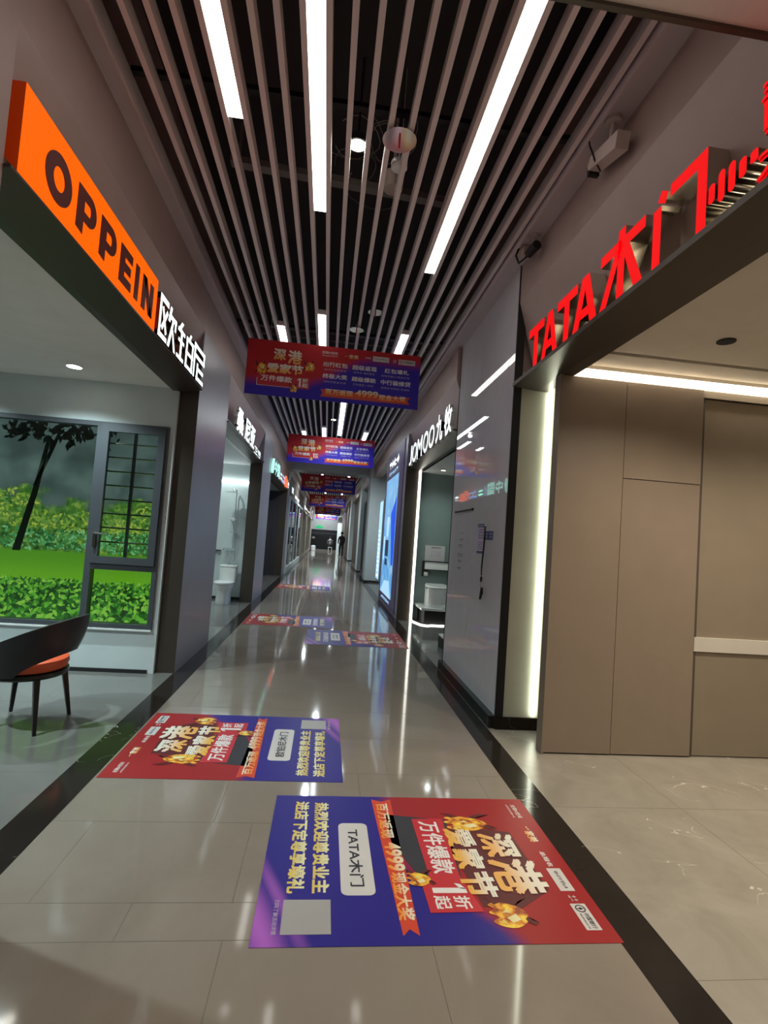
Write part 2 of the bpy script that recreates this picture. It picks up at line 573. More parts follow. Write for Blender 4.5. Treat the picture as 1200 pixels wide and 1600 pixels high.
# ------------------------------------------------------------------ structure: floors
YN, YE = -3.0, 53.0
struct('floor', MB().box(-1.23, 1.255, YN, YE, -0.1, 0), 'tile')
struct('trim_1', MB().box(-1.42, -1.23, YN, YE, -0.1, 0.0), 'bstone')
struct('trim_2', MB().box(1.255, 1.44, YN, YE, -0.1, 0.0), 'bstone')
struct('floor', MB().box(-6.2, -1.42, YN, 6.3, -0.1, 0), 'shoptile')
struct('floor', MB().box(-6.2, -1.42, 6.3, YE, -0.1, 0), 'shoptile')
struct('floor', MB().box(1.44, 6.4, YN, 4.5, -0.1, 0), 'gstone')
struct('floor', MB().box(1.44, 6.4, 4.5, YE, -0.1, 0), 'shoptile')
# tile joints of the corridor
j = MB()
rows = [-2.07 - .58, -2.07, -1.49, -0.91, -.33, .25, .83, 1.41, 2.013, 2.21]
y = 2.79
while y < 40:
    rows.append(y); y += 0.58
offs = [-0.264, -0.65]
for i, yr in enumerate(rows):
    j.box(-1.23, 1.255, yr - .0012, yr + .0012, 0, .0004)
    if i + 1 < len(rows):
        x = [-0.262, -0.65, -0.26, -0.457][(i + 3) % 4 if i >= 7 else i % 4]
        if i == 7: x = -0.262
        if i == 8: x = -0.645
        if i == 9: x = -0.262
        if i == 10: x = -0.457
        xx = x
        while xx > -1.23: xx -= 0.77
        xx += 0.77
        while xx < 1.25:
            j.box(xx - .0012, xx + .0012, yr, rows[i + 1], 0, .0004); xx += .77
struct('floor', j, 'grout')
j = MB()
for xx in (2.25, 3.45, 4.65): j.box(xx - .001, xx + .001, -3, 3.76, 0, .0003)
for yy in (0.6, 1.8, 3.0): j.box(1.44, 6.4, yy - .001, yy + .001, 0, .0003)
for xx in (-2.2, -3.4, -4.6): j.box(xx - .001, xx + .001, -3, 5.45, 0, .0003)
for yy in (0.9, 2.1, 3.3, 4.5): j.box(-6.2, -1.42, yy - .001, yy + .001, 0, .0003)
struct('floor', j, 'grout')

# ------------------------------------------------------------------ structure: left wall
ZT = 4.75
LX, LI = -1.41, -1.60
L_open = [(2.2, 5.5), (7.0, 10.95), (12.55, 17.9)]
piers = [(YN, 2.2), (5.5, 7.0), (10.95, 12.55), (17.9, 18.9)]
for a, b in piers:
    struct('wall_left', MB().box(LX, LI - .02, a, b, 0, 3.52), 'pier' if a > 0 else 'fascia')
struct('wall_left', MB().box(LX, LI - .02, YN, YE, 3.52, ZT), 'fascia')
for a, b in L_open:
    struct('wall_left', MB().prism([(LX, 3.52), (LI + .005, 2.93), (LI - .03, 2.93), (LI - .03, 3.52)], 1, a, b), 'fascia')      # sloping back of the sign recess
    struct('trim_3', MB().prism([(LX + .03, 2.905), (LX + .03, 2.893), (LI, 2.85), (LI - .06, 2.85), (LI - .06, 2.905)], 1, a, b), 'bronze')
    struct('wall_left', MB().box(LX, LI - .06, a, b, 2.905, 2.932), 'bronze')
    struct('trim_4', MB().box(LX - .001, LI - .06, b - .004, b + .004, 0, 2.92), 'bronze')
    struct('trim_5', MB().box(LX - .001, LI - .06, a - .004, a + .004, 0, 2.92), 'bronze')
# ------------------------------------------------------------------ structure: right wall
RX, RI = 1.45, 1.69
struct('wall_right', MB().box(RX, RI + .02, 6.2, YE, 3.52, ZT), 'fascia')
struct('wall_right', MB().box(1.50, RI + .02, YN, 4.24, 3.60, ZT).box(1.53, RI + .02, 4.24, 6.2, 3.60, ZT), 'fascia')
struct('wall_right', MB().prism([(1.50, 3.6), (1.695, 2.9), (1.72, 2.9), (1.72, 3.6)], 1, YN, 4.24), 'fascia')
struct('trim_6', MB().prism([(1.48, 2.90), (1.48, 2.868), (1.70, 2.85), (1.80, 2.85), (1.80, 2.90)], 1, YN, 4.24), 'bronze')
struct('wall_right', MB().prism([(RX, 3.52), (1.66, 2.9), (1.72, 2.9), (1.72, 3.52)], 1, 6.2, 9.7), 'fascia')
struct('trim_20', MB().box(1.665, 1.695, YN, 4.2, 2.9, 2.915), 'ledback')
struct('trim_7', MB().prism([(RX, 2.90), (RX, 2.885), (1.66, 2.83), (1.76, 2.83), (1.76, 2.90)], 1, 6.2, 9.7), 'bronze')
# pier that carries the lit poster
struct('wall_right', MB().box(1.42, 1.72, 9.72, 13.15, 0, 3.52), 'pier')
struct('trim_8', MB().box(1.415, 1.66, 9.70, 9.72, 0, 2.9), 'bronze')
struct('trim_9', MB().box(1.66, 1.70, 9.66, 9.70, 0, 2.83), 'led')
# grey cladded column and the far piers
struct('wall_right', MB().box(1.37, 1.95, 17.5, 18.4, 0.05, 3.93), 'shade_grey')
struct('baseboard_right', MB().box(1.36, 1.96, 17.49, 18.41, 0, .06), 'black')
struct('wall_right', MB().box(1.40, 1.75, 22.4, 23.6, 0.05, 3.93), 'shade_grey')
struct('wall_right', MB().box(1.40, 1.80, 31.5, 33.0, 0.05, 3.93), 'shade_grey')
struct('wall_right', MB().box(1.62, 1.7, 18.4, 22.4, 0, 3.6), 'tan')
struct('wall_right', MB().box(1.62, 1.7, 23.6, 31.5, 0, 3.6), 'brown')
struct('wall_right', MB().box(1.45, 1.7, 33.0, YE, 0, 3.6), 'brown')
struct('wall_right', MB().box(1.9, 2.0, 13.15, 17.5, 0, 3.9), 'ltgrey')
# ------------------------------------------------------------------ ends, void, soffits
struct('wall_end', MB().box(-6, 6, YE, YE + .1, 1.95, ZT), 'white')
struct('wall_end', MB().box(-6, 6, YE, YE + .1, 0, 1.95), 'darkdoor')
struct('wall_end', MB().box(1.05, 1.45, 50.5, 50.9, 0, 3.6), 'shade_grey')
struct('wall_back', MB().box(-6.2, 6.4, YN - .1, YN, 0, ZT), 'soffit')
struct('ceiling', MB().box(-6.2, 6.4, YN, YE, ZT, ZT + .1), 'void')
struct('ceiling', MB().box(-1.40, 1.49, YN, 1.62, 3.40, 3.9), 'soffit')
struct('trim_10', MB().box(-1.40, 1.49, 1.62, 1.64, 3.385, 3.9), 'bronze')
struct('ceiling', MB().box(-1.41, 1.45, 18.45, 19.3, 3.70, 4.2), 'ltgrey')
struct('wall_left', MB().box(-1.50, -1.46, YN, YE, 3.9, ZT), 'void')
struct('trim_11', MB().box(-1.41, -1.30, 1.66, 18.45, 3.93, 3.97).box(-1.30, -1.285, 1.66, 18.45, 3.90, 4.02), 'cornice')
struct('trim_12', MB().box(1.355, 1.50, 1.66, 18.45, 3.93, 3.97).box(1.345, 1.357, 1.66, 18.45, 3.90, 4.02), 'cornice')
struct('trim_13', MB().box(-1.41, -1.30, 19.3, YE, 3.93, 3.97), 'cornice')
struct('trim_14', MB().box(1.355, 1.45, 19.3, YE, 3.93, 3.97), 'cornice')

# ------------------------------------------------------------------ shop shells
# kitchen shop on the left
struct('ceiling', MB().box(-6.2, LI - .06, YN, 5.45, 2.87, 2.93), 'ceilc')
struct('wall_left', MB().box(-6.2, -6.1, YN, 6.3, 0, 2.87), 'cool')
# wall with the window opening x -4.0..-1.65, z .43..2.465
struct('wall_left', MB().box(-6.1, -4.0, 5.45, 5.56, 0, 2.87).box(-4.0, -1.65, 5.45, 5.56, 2.465, 2.87)
       .box(-4.0, -1.65, 5.45, 5.56, 0, .425).box(-1.65, -1.60, 5.45, 5.56, 0, 2.87), 'cool')
struct('baseboard_left', MB().box(-6.1, -1.66, 5.435, 5.45, 0, .035), 'black')
struct('wall_left', MB().box(-6.1, LI - .06, 6.25, 6.3, 0, 2.87), 'cool')
# bathroom shop on the left
struct('ceiling', MB().box(-5.2, LI - .06, 6.3, 11.5, 2.85, 2.93), 'white')
struct('wall_left', MB().box(-5.2, LI - .06, 11.3, 11.4, 0, 2.85), 'bath')
struct('wall_left', MB().box(-5.2, -5.1, 6.3, 11.3, 0, 2.85), 'bath')
struct('wall_left', MB().box(-5.1, LI - .06, 6.3, 6.4, 0, 2.85), 'bath')
struct('baseboard_left', MB().box(-5.1, LI - .06, 11.27, 11.3, 0, .05), 'black')
struct('trim_15', MB().box(-5.1, LI - .06, 11.22, 11.3, 2.44, 2.50), 'ledcool')
# dark shop on the left
struct('ceiling', MB().box(-5.2, LI - .06, 12.0, 18.9, 2.85, 2.93), 'ltgrey')
struct('wall_left', MB().box(-5.2, LI - .06, 17.9, 18.0, 0, 2.85), 'darkdoor')
struct('wall_left', MB().box(-5.2, -5.1, 12.0, 17.9, 0, 2.85), 'darkdoor')
struct('wall_left', MB().box(-5.2, LI - .06, 12.0, 12.1, 0, 2.85), 'darkdoor')
# door shop on the right
struct('ceiling', MB().box(1.80, 6.4, YN, 3.42, 2.93, 2.99).box(1.80, 6.4, 3.47, 3.72, 2.93, 2.99), 'ceil')
struct('ceiling', MB().box(1.80, 6.4, 3.42, 3.47, 2.955, 3.02), 'black')
struct('wall_right', MB().box(6.3, 6.4, YN, 4.4, 0, 2.93), 'wood2')
struct('wall_right', MB().box(1.555, 1.98, 4.24, 4.30, 0.10, 3.0), 'niche')
struct('baseboard_right', MB().box(1.50, 1.98, 4.225, 4.30, 0, .10), 'bstone')
# joinery wall of the door shop
struct('wall_right', MB().box(1.705, 2.228, 3.76, 3.86, .012, 2.845).box(2.232, 2.872, 3.76, 3.9, 2.095, 2.845), 'wood')
struct('wall_right', MB().box(1.69, 1.705, 3.75, 3.85, 0, 2.86), 'wood2')
struct('wall_right', MB().box(1.705, 2.9, 3.775, 3.85, 0, 2.84), 'gap')
struct('wall_right', MB().box(2.878, 6.3, 3.785, 3.9, 0.912, 2.78).box(2.878, 6.3, 3.785, 3.9, 0.008, .80).box(2.878, 6.3, 3.77, 3.9, 2.79, 2.845), 'wood2')
struct('trim_16', MB().box(2.878, 6.3, 3.765, 3.9, .802, .91), 'rail')
struct('trim_17', MB().box(1.72, 6.3, 3.80, 3.90, 2.865, 2.93), 'ledsoft')
d1 = obj('door_1', MB().box(2.233, 2.871, 3.762, 3.8, .012, 2.089), 'wood'); d1['kind'] = 'structure'
struct('wall_right', MB().box(1.95, 6.4, 3.9, 4.0, 0, 3.6), 'wood2')
struct('trim_18', MB().box(1.808, 1.830, 4.215, 4.238, .12, 2.9), 'ledgreen')
# glossy panel between the two right-hand shops
struct('wall_right', MB().box(1.50, 1.56, 4.252, 5.285, .10, 3.945).box(1.50, 1.56, 5.288, 6.20, .10, 3.945), 'gpanel')
struct('trim_19', MB().box(1.492, 1.56, 4.232, 4.25, .0, 3.945).box(1.495, 1.56, 6.20, 6.212, 0, 3.9), 'black')
struct('baseboard_right', MB().box(1.445, 1.56, 4.25, 6.20, 0, .10), 'bstone')
struct('wall_right', MB().box(1.56, 1.70, 4.30, 6.20, 0, 3.6), 'fascia')
# bathroom shop on the right
struct('ceiling', MB().box(1.72, 5.2, 4.4, 10.1, 2.83, 2.93), 'white')
struct('wall_right', MB().box(1.70, 5.2, 10.0, 10.1, 0, 2.83), 'teal')
struct('wall_right', MB().box(5.1, 5.2, 4.4, 10.0, 0, 2.83), 'teal')
struct('wall_right', MB().box(1.70, 5.2, 4.4, 4.5, 0, 2.83), 'teal')

# ------------------------------------------------------------------ ceiling slats, lights
XS = [-1.1625 + 0.1238 * k for k in range(21)]
def make_slat(y0, y1):
    mb = MB()
    mb.box(-.016, .016, y0, y1, 0, .085, .0)
    return mb
s0 = tag(obj('ceiling_slat', make_slat(1.66, 18.45), 'slat', loc=(XS[0], 0, 3.95)), 'slim aluminium slat of the dark ceiling above the corridor, near stretch', 'ceiling slat', 'ceiling slats before the cross beam')
for x in XS[1:]:
    o = s0.copy(); C.objects.link(o); o.location = (x, 0, 3.95)
s1 = tag(obj('ceiling_slat', make_slat(19.3, YE), 'slat', loc=(XS[0], 0, 3.95)), 'slim aluminium slat of the ceiling beyond the cross beam', 'ceiling slat', 'ceiling slats beyond the cross beam')
for x in XS[1:]:
    o = s1.copy(); C.objects.link(o); o.location = (x, 0, 3.95)
cr = MB()
for yy in (3.0, 6.5, 10, 13.5, 17): cr.box(-1.3, 1.35, yy - .02, yy + .02, 4.045, 4.075)
tag(obj('slat_carrier', cr, 'black'), 'black carrier rails the ceiling slats hang from', 'carrier rail', kind='stuff')


def linear(xc, y0, y1, label):
    t = thing('linear_light', label, 'ceiling light', (xc, y0, 3.95), group='linear lights between the slats')
    L = y1 - y0
    obj('housing', MB().box(-.0455, .0455, 0, L, .012, .07), 'slat', t)
    obj('diffuser', MB().box(-.0445, .0445, .004, L - .004, .001, .011), 'light' if y0 < 9 else 'lightc', t)


XL, XM, XR = [(XS[a] + XS[a + 1]) / 2 for a in (3, 7, 15)]
XC = (XS[10] + XS[11]) / 2
linear(XL, 1.7, 3.10, 'short left one of the three big linear ceiling lights in front of the first banner')
linear(XM, 1.7, 3.90, 'middle one of the three big linear ceiling lights before the first banner')
linear(XR, 1.7, 4.60, 'long linear ceiling light nearest the red letter sign')
linear(XL, 6.25, 8.2, 'lit strip above the left end of the first banner')  # strips run on behind the banners, lengths added out of sight for brightness
linear(XM, 5.80, 8.4, 'lit strip above the middle of the first banner')
linear(XR, 6.10, 8.3, 'lit strip above the right end of the first banner')
linear(XC, 9.6, 12.8, 'long lit strip between the first and the second banner')
linear(XM, 12.1, 14.4, 'lit strip just over the middle of the second banner')
linear(XR, 12.2, 14.2, 'lit strip just over the right end of the second banner')
linear(XL, 12.7, 14.0, 'lit strip just over the left end of the second banner')
for x, yy, l in ((XL + .4, 21.5, 'small lit strip above the third banner, beyond the cross beam, left one'), (XR, 20.9, 'small lit strip above the third banner, beyond the cross beam, right one'),
                 (XM, 30.0, 'tiny lit strip above the fourth banner, left one'), (XR, 30.0, 'tiny lit strip above the fourth banner, right one')):
    linear(x, yy, yy + 1.4, l)


def downlight(loc, r, label, m='spotl', body=None):
    t = thing('downlight', label, 'downlight', loc)
    obj('ring', MB().lathe([(r * 1.25, 0), (r * 1.25, .006), (r, .008), (r * 1.2, .05)], n=24), body or 'black', t, True)
    obj('lens', MB().lathe([(r, -.002), (r, .004)], n=24), m, t)
    if loc[2] > 3.9: obj('stem', MB().tube([(0, 0, .04), (0, 0, 4.75 - loc[2])], .008), 'black', t)
    return t


downlight((.012, 3.40, 4.13), .055, 'bright round lamp above the slats near the sprinkler disc')
spot('void_lamp', (.012, 3.40, 4.12), 9, (1, 1, .8), 2.4)
downlight((-.03, 11.3, 4.0), .05, 'small bright round lamp between the first and the second banner')
downlight((-2.40, 4.98, 2.862), .06, 'round lamp in the ceiling of the shop under the orange sign', body='white')
downlight((2.47, 3.05, 2.922), .045, 'unlit black round lamp in the ceiling of the shop with red letters', m='black')
downlight((2.05, 9.35, 2.822), .045, 'round ceiling lamp over the toilet display', m='led')

for x, yy, l in ((-.7, .6, 'added round lamp in the low soffit over the camera, front left'), (.7, .6, 'added round lamp in the low soffit over the camera, front right'),
                 (-.7, -1.0, 'added round lamp in the low soffit, rear left'), (.7, -1.0, 'added round lamp in the low soffit, rear right')):
    downlight((x, yy, 3.392), .06, l, body='white')  # fittings for the added fill lamps over the camera
for i, (x, yy) in enumerate(((.1, 15.5), (-.6, 24), (.6, 27), (-.5, 33), (.5, 38), (-.4, 44), (-.3, 49.5))):  # fittings for the added lamps that brighten the far corridor
    downlight((x, yy, 3.94), .04, ('added round lamp between the slats just before the cross beam', 'first small added round lamp beyond the cross beam', 'second small added round lamp beyond the cross beam', 'third small added round lamp beyond the cross beam',
              'fourth small added round lamp beyond the cross beam', 'fifth small added round lamp beyond the cross beam', 'last small added round lamp before the end wall')[i])

# sprinklers, detector, ducts and cables above the slats
def sprinkler(loc, r, label):
    t = thing('fire_sprinkler', label, 'sprinkler', loc)
    obj('heat_plate', MB().lathe([(r, 0), (r * .92, .010), (r * .55, .018), (.012, .022)], n=28), 'chrome', t, True)
    obj('pipe', MB().tube([(0, 0, .02), (0, 0, .7)], .012), 'chrome', t)
    obj('bulb', MB().tube([(0, 0, -.045), (0, 0, 0)], [.006, .008]), 'red', t)
sprinkler((.262, 3.05, 3.93), .105, 'sprinkler with a round chrome plate beside the bright round lamp')
sprinkler((.172, 6.05, 3.93), .085, 'sprinkler with a round plate right above the first banner')
sprinkler((.36, 5.72, 4.02), .085, 'sprinkler plate between slats, just before the one above the first banner')
t = thing('smoke_detector', 'white smoke detector between the slats behind the chrome disc', 'smoke detector', (.30, 3.38, 4.0))
obj('body', MB().lathe([(.045, -.01), (.055, 0), (.055, .04), (.03, .05)], n=20), 'white', t, True)
obj('neck', MB().tube([(0, 0, .05), (0, 0, .7)], .01), 'slat', t)
t = thing('junction_box', 'pale round junction box above the slats near the smoke detector', 'junction box', (.30, 3.78, 4.12))
obj('body', MB().lathe([(.07, 0), (.075, .02), (.075, .12)], n=20), 'camw', t, True)
obj('conduit', MB().tube([(0, 0, .12), (0, 0, .6)], .012), 'slat', t)
tag(obj('cable_tray', MB().prism([(-.95, 4.36), (.90, 4.26), (.90, 4.21), (-.95, 4.31)], 1, 3.98, 4.06).box(-.9, -.88, 4.0, 4.02, 4.3, ZT).box(.85, .87, 4.0, 4.02, 4.25, ZT), 'cable'), 'pale metal bar crossing the dark ceiling above the slats', 'bar')
cb = MB()
for k in range(7):
    r = random.Random(k)
    cx, cz, R = r.uniform(-.1, .35), 4.46 + r.uniform(-.05, .08), r.uniform(.10, .28)
    cy = 3.7 + r.uniform(-.1, .7)
    pts = [(cx + R * math.cos(a * .42 + k), cy + R * 1.2 * math.sin(a * .42 + k), cz + .02 * math.sin(a)) for a in range(13)]
    cb.tube(pts, .0035, 5)
tag(obj('cable', cb, 'cable'), 'loose loops of thin cable lying above the slats', 'cable', kind='stuff')
pp = MB()
for yy, zz in ((7.3, 4.35), (7.5, 4.32)): pp.tube([(-1.4, yy, zz), (1.4, yy, zz)], .02, 6)
tag(obj('ceiling_pipe', pp, 'cable'), 'dark pipes running across above the slats before the first banner', 'pipe', kind='stuff')

# ------------------------------------------------------------------ security cameras
t = thing('security_camera', 'white box security camera hanging over the red letters', 'security camera', (1.42, 2.66, 3.93))
obj('mount_plate', MB().lathe([(.045, -.02), (.05, 0)], n=20), 'camw', t, True)
obj('arm', MB().tube([(0, 0, 0), (.0, .02, -.11)], .012), 'camw', t)
obj('body', MB().prism([(-.16, -.04), (.15, -.03), (.17, .0), (.15, .045), (-.16, .05)], 0, -.035, .04), 'camw', t).matrix_basis = Matrix.Translation((0, .05, -.165)) @ Matrix.Rotation(.25, 4, 'X')
obj('cable', MB().tube([(-.07, .14, .0), (-.065, .14, -.05), (-.05, .13, -.1), (-.04, .12, -.15), (0, .12, -.215)], .005, 6), 'black', t)
obj('lens_hood', MB().box(-.03, .035, .2, .225, -.18, -.115), 'black', t)
t = thing('security_camera', 'small dark security camera at the corner above the glossy panel', 'security camera', (1.43, 3.80, 3.93))
obj('mount_plate', MB().lathe([(.04, -.015), (.045, 0)], n=20), 'camw', t, True)
obj('arm', MB().tube([(0, 0, 0), (0, .0, -.09)], .012), 'camw', t)
obj('body', MB().tube([(0, -.07, -.11), (-.02, .05, -.12)], [.036, .034], 14), 'black', t, True)
obj('junction_box', MB().box(-.04, .03, .12, .2, -.09, -.01), 'camw', t)
obj('cable', MB().tube([(-.05, .2, .0), (-.07, .2, -.06), (-.05, .18, -.13), (-.02, .1, -.12)], .009, 6), 'black', t)

# ------------------------------------------------------------------ storefront signs
def flat(pts_):  # helper for letters
    return pts_

RL = (PI / 2, 0, PI / 2)     # left wall sign: reads towards +y
RR = (PI / 2, 0, -PI / 2)    # right wall sign: reads towards -y


def letter(s, parent, u0, v0, u1, v1, depth, face, side, bold=0.0, offset=0.0, z=0.0, mb=None):
    if mb is None: mb = text_mesh(s, 0.1, bold, offset)
    fit(mb, u0, v0, u1, v1, z, depth)
    o = obj('letter', mb, [side, face], parent)
    me = o.data
    zm = z + depth * .8
    for p in me.polygons:
        c = sum(me.vertices[i].co.z for i in p.vertices) / len(p.vertices)
        if c > zm and abs(p.normal.z) > .7: p.material_index = 1
    return o


def pl(*polys):
    m = MB()
    for p in polys: m.prism(p, 2, 0, 1)
    return m


# OPPEIN
t = thing('storefront_sign', 'glowing orange lightbox sign with dark lettering OPPEIN', 'sign', (-1.40, 2.24, 2.905), RL)
obj('lightbox', MB().box(0, 1.72, 0, .385, -.10, .02), ['orside', 'orange'], t)
o = t.children[0]
for p in o.data.polygons:
    if p.normal.z > .9: p.material_index = 1
def latin(ch):
    if ch == 'O':
        m = MB(); n = 32
        o_ = [(.5 + .5 * math.cos(2 * PI * k / n), .5 + .5 * math.sin(2 * PI * k / n)) for k in range(n)]
        i_ = [(.5 + .22 * math.cos(2 * PI * k / n), .5 + .24 * math.sin(2 * PI * k / n)) for k in range(n)]
        for k in range(n):
            q = (k + 1) % n
            m.prism([o_[k], o_[q], i_[q], i_[k]], 2, 0, 1)
        return m
    if ch == 'P':
        m = pl([(0, .0), (.34, -.04), (.34, 1), (0, 1)], [(.34, .76), (.62, .76), (.62, 1), (.34, 1)], [(.34, .28), (.62, .28), (.62, .50), (.34, .50)])
        n = 12
        for k in range(n):
            a, b = -PI / 2 + PI * k / n, -PI / 2 + PI * (k + 1) / n
            m.prism([(.62 + .38 * math.cos(a), .64 + .36 * math.sin(a)), (.62 + .38 * math.cos(b), .64 + .36 * math.sin(b)), (.62 + .08 * math.cos(b), .63 + .13 * math.sin(b)), (.62 + .08 * math.cos(a), .63 + .13 * math.sin(a))], 2, 0, 1)
        return m
    if ch == 'E':
        return pl([(0, 0), (.38, 0), (.38, 1), (0, 1)], [(.38, 0), (1, 0), (1, .24), (.38, .24)], [(.38, .38), (.9, .38), (.9, .62), (.38, .62)], [(.38, .76), (1, .76), (1, 1), (.38, 1)])
    if ch == 'I':
        return pl([(0, 0), (1, 0), (1, 1), (0, 1)])
    if ch == 'N':
        return pl([(0, 0), (.32, 0), (.32, 1), (0, 1)], [(.68, 0), (1, 0), (1, 1), (.68, 1)], [(0, 1), (.34, 1), (1, 0), (.66, 0)])
    if ch == 'T':
        return pl([(0, .80), (1, .80), (1, 1), (0, 1)], [(.37, 0), (.63, 0), (.63, .8), (.37, .8)])
    if ch == 'A':
        return pl([(0, 0), (.26, 0), (.5, .72), (.5, 1), (.36, 1)], [(1, 0), (.74, 0), (.5, .72), (.5, 1), (.64, 1)], [(.28, .2), (.72, .2), (.66, .38), (.34, .38)])
for ch, a, b in (('O', 2.425, 2.665), ('P', 2.725, 2.935), ('P', 2.995, 3.21), ('E', 3.275, 3.465), ('I', 3.525, 3.59), ('N', 3.66, 3.875)):
    m_ = latin(ch)
    fit(m_, a - 2.24, .06, b - 2.24, .292, .02, .004)
    obj('letter', m_, 'maroon', t)
# companion characters in white
t = thing('storefront_sign', 'three white glowing characters beside the orange lightbox', 'sign', (-1.42, 4.0, 2.89), RL)
def mo(polys): return pl(*polys)
# angular characters drawn as strokes on a unit square
def S(*rs): return pl(*[[(a, b), (c, b), (c, d), (a, d)] for a, b, c, d in rs])
ou = S((0, .86, .46, 1), (0, 0, .10, 1), (0, 0, .46, .12), (.52, .70, .95, .82), (.86, .52, .95, .82))
for q in ([(.12, .72), (.20, .78), (.44, .22), (.36, .16)], [(.38, .78), (.46, .72), (.20, .20), (.12, .26)], [(.55, 1), (.66, 1), (.58, .60), (.47, .60)],
          [(.70, .70), (.80, .70), (.62, .0), (.50, .0)], [(.68, .55), (.78, .50), (1, .0), (.88, .0)]):
    ou.prism(q, 2, 0, 1)
bo = S((.0, .70, .42, .80), (.05, .45, .40, .54), (.0, .0, .42, .10), (.17, .0, .28, .80), (.52, .0, .62, .84), (.90, .0, 1, .84), (.52, .74, 1, .84), (.52, .37, 1, .47), (.52, 0, 1, .1))
for q in ([(.18, 1), (.30, 1), (.12, .72), (.0, .72)], [(.74, 1), (.84, 1), (.74, .80), (.64, .80)]):
    bo.prism(q, 2, 0, 1)
ni = S((.08, .88, 1, 1), (.08, 0, .20, 1), (.88, .64, 1, 1), (.2, .60, 1, .72), (.36, 0, .48, .50), (.36, 0, 1, .12), (.48, .28, .95, .40))
for m_, a, b in ((ou, 4.01, 4.46), (bo, 4.49, 5.0), (ni, 5.03, 5.44)):
    fit(m_, a - 4.0, .02, b - 4.0, .345, 0, .05)
    letter('', t, a - 4.0, .02, b - 4.0, .345, .05, 'whitelit', 'steel', mb=m_)
# second shop
t = thing('storefront_sign', 'white glowing characters over the shower display', 'sign', (-1.43, 7.5, 2.87), RL)
for ch, a, b in (('桑', 7.55, 8.12), ('尼', 8.28, 8.80), ('亚', 8.84, 9.36)):
    letter(ch, t, a - 7.5, .02, b - 7.5, .38, .05, 'whitelit', 'white', .03)
for ch, a, b in (('卫', 9.44, 9.85), ('浴', 9.92, 10.35)):
    letter(ch, t, a - 7.5, .0, b - 7.5, .13, .04, 'whitelit', 'white', .02)
obj('bracket', MB().box(.1, 2.9, .01, .025, -.16, 0), 'tan', t)
# third shop: mixed colours
t = thing('storefront_sign', 'row of mint, blue and red glowing marks over the dark doorway', 'sign', (-1.40, 12.4, 2.86), RL)
lf = MB()
lf.prism([(.02, .05), (.10, .0), (.18, .06), (.24, .2), (.18, .36), (.12, .30), (.06, .2)], 2, 0, .05)
obj('logo', lf, 'mintlit', t)
letter('中', t, .36, .02, .92, .36, .05, 'mintlit', 'white', .03)
letter('国', t, 1.02, .02, 1.62, .36, .05, 'mintlit', 'white', .03)
obj('lettering', strokes(1.74, .02, 2.0, .32, .03, 3, 2, 4), 'bluelit', t)
obj('lettering', strokes(2.08, .02, 2.6, .36, .03, 31, 1), 'mintlit', t)
obj('lettering', strokes(2.7, .03, 3.6, .30, .03, 4, 5, 2), 'bluelit', t)
ring = MB(); n = 20
for k in range(n):
    a, b = 2 * PI * k / n, 2 * PI * (k + 1) / n
    ring.prism([(3.95 + .26 * math.cos(a), .19 + .17 * math.sin(a)), (3.95 + .26 * math.cos(b), .19 + .17 * math.sin(b)), (3.95 + .18 * math.cos(b), .19 + .11 * math.sin(b)), (3.95 + .18 * math.cos(a), .19 + .11 * math.sin(a))], 2, 0, .05)
obj('logo', ring, 'redor', t)
obj('panel', MB().box(4.3, 4.75, .05, .30, 0, .04), 'redor', t)
obj('lettering', strokes(4.85, .02, 5.4, .33, .03, 32, 1), 'whitelit', t)
# red channel letters
t = thing('storefront_sign', 'red glowing channel letters reading TATA above the beige shop', 'sign', (1.60, 4.0, 2.90), RR)
for ch, a, b in (('T', 3.955, 3.665), ('A', 3.70, 3.42), ('T', 3.44, 3.145), ('A', 3.20, 2.885)):
    letter(ch, t, 4 - a, .0, 4 - b, .335, .105, 'redlit', 'steel', mb=latin(ch))
mu = pl([(0, .70), (1, .70), (1, .86), (0, .86)], [(.42, 0), (.58, 0), (.58, 1), (.42, 1)], [(.34, .70), (.50, .70), (.17, .02), (0.0, .02)], [(.52, .70), (.68, .70), (.98, .02), (.80, .02)])
letter('木', t, 4 - 2.86, 0, 4 - 2.425, .40, .105, 'redlit', 'steel', mb=mu)
me_ = pl([(0, 0), (.17, 0), (.17, .80), (0, .80)], [(.08, .88), (.24, .78), (.30, .90), (.16, 1)], [(.34, .80), (1, .80), (1, .96), (.34, .96)], [(.84, .0), (1, .0), (1, .80), (.84, .80)])
letter('门', t, 4 - 2.36, 0, 4 - 1.99, .385, .105, 'redlit', 'steel', mb=me_)
def pill(w_, h_):
    m = MB(); n = 10
    pts = [(.5 + .5 * math.cos(PI * k / n), h_ - .5 + .5 * math.sin(PI * k / n)) for k in range(n + 1)] + [(.5 + .5 * math.cos(PI + PI * k / n), .5 + .5 * math.sin(PI + PI * k / n)) for k in range(n + 1)]
    m.prism(pts, 2, 0, 1); return m
for yc, v0, v1 in ((1.98, .10, .185), (1.925, .075, .21), (1.87, .08, .205), (1.815, .10, .18), (1.76, .12, .17)):
    letter('|', t, 4 - yc - .005, v0, 4 - yc + .033, v1, .10, 'redlit', 'steel', mb=pill(1, 3))
letter('静', t, 4 - 1.725, .20, 4 - 1.50, .42, .10, 'redlit', 'steel', .025)
letter('音', t, 4 - 1.48, .20, 4 - 1.26, .42, .10, 'redlit', 'steel', .025)
letter('木', t, 4 - 1.74, .0, 4 - 1.50, .17, .10, 'redlit', 'steel', .03)
letter('门', t, 4 - 1.47, .0, 4 - 1.26, .17, .10, 'redlit', 'steel', .03)
obj('mounting_rail', MB().box(2.2, 2.75, .185, .20, -.06, -.04), 'niche', t)
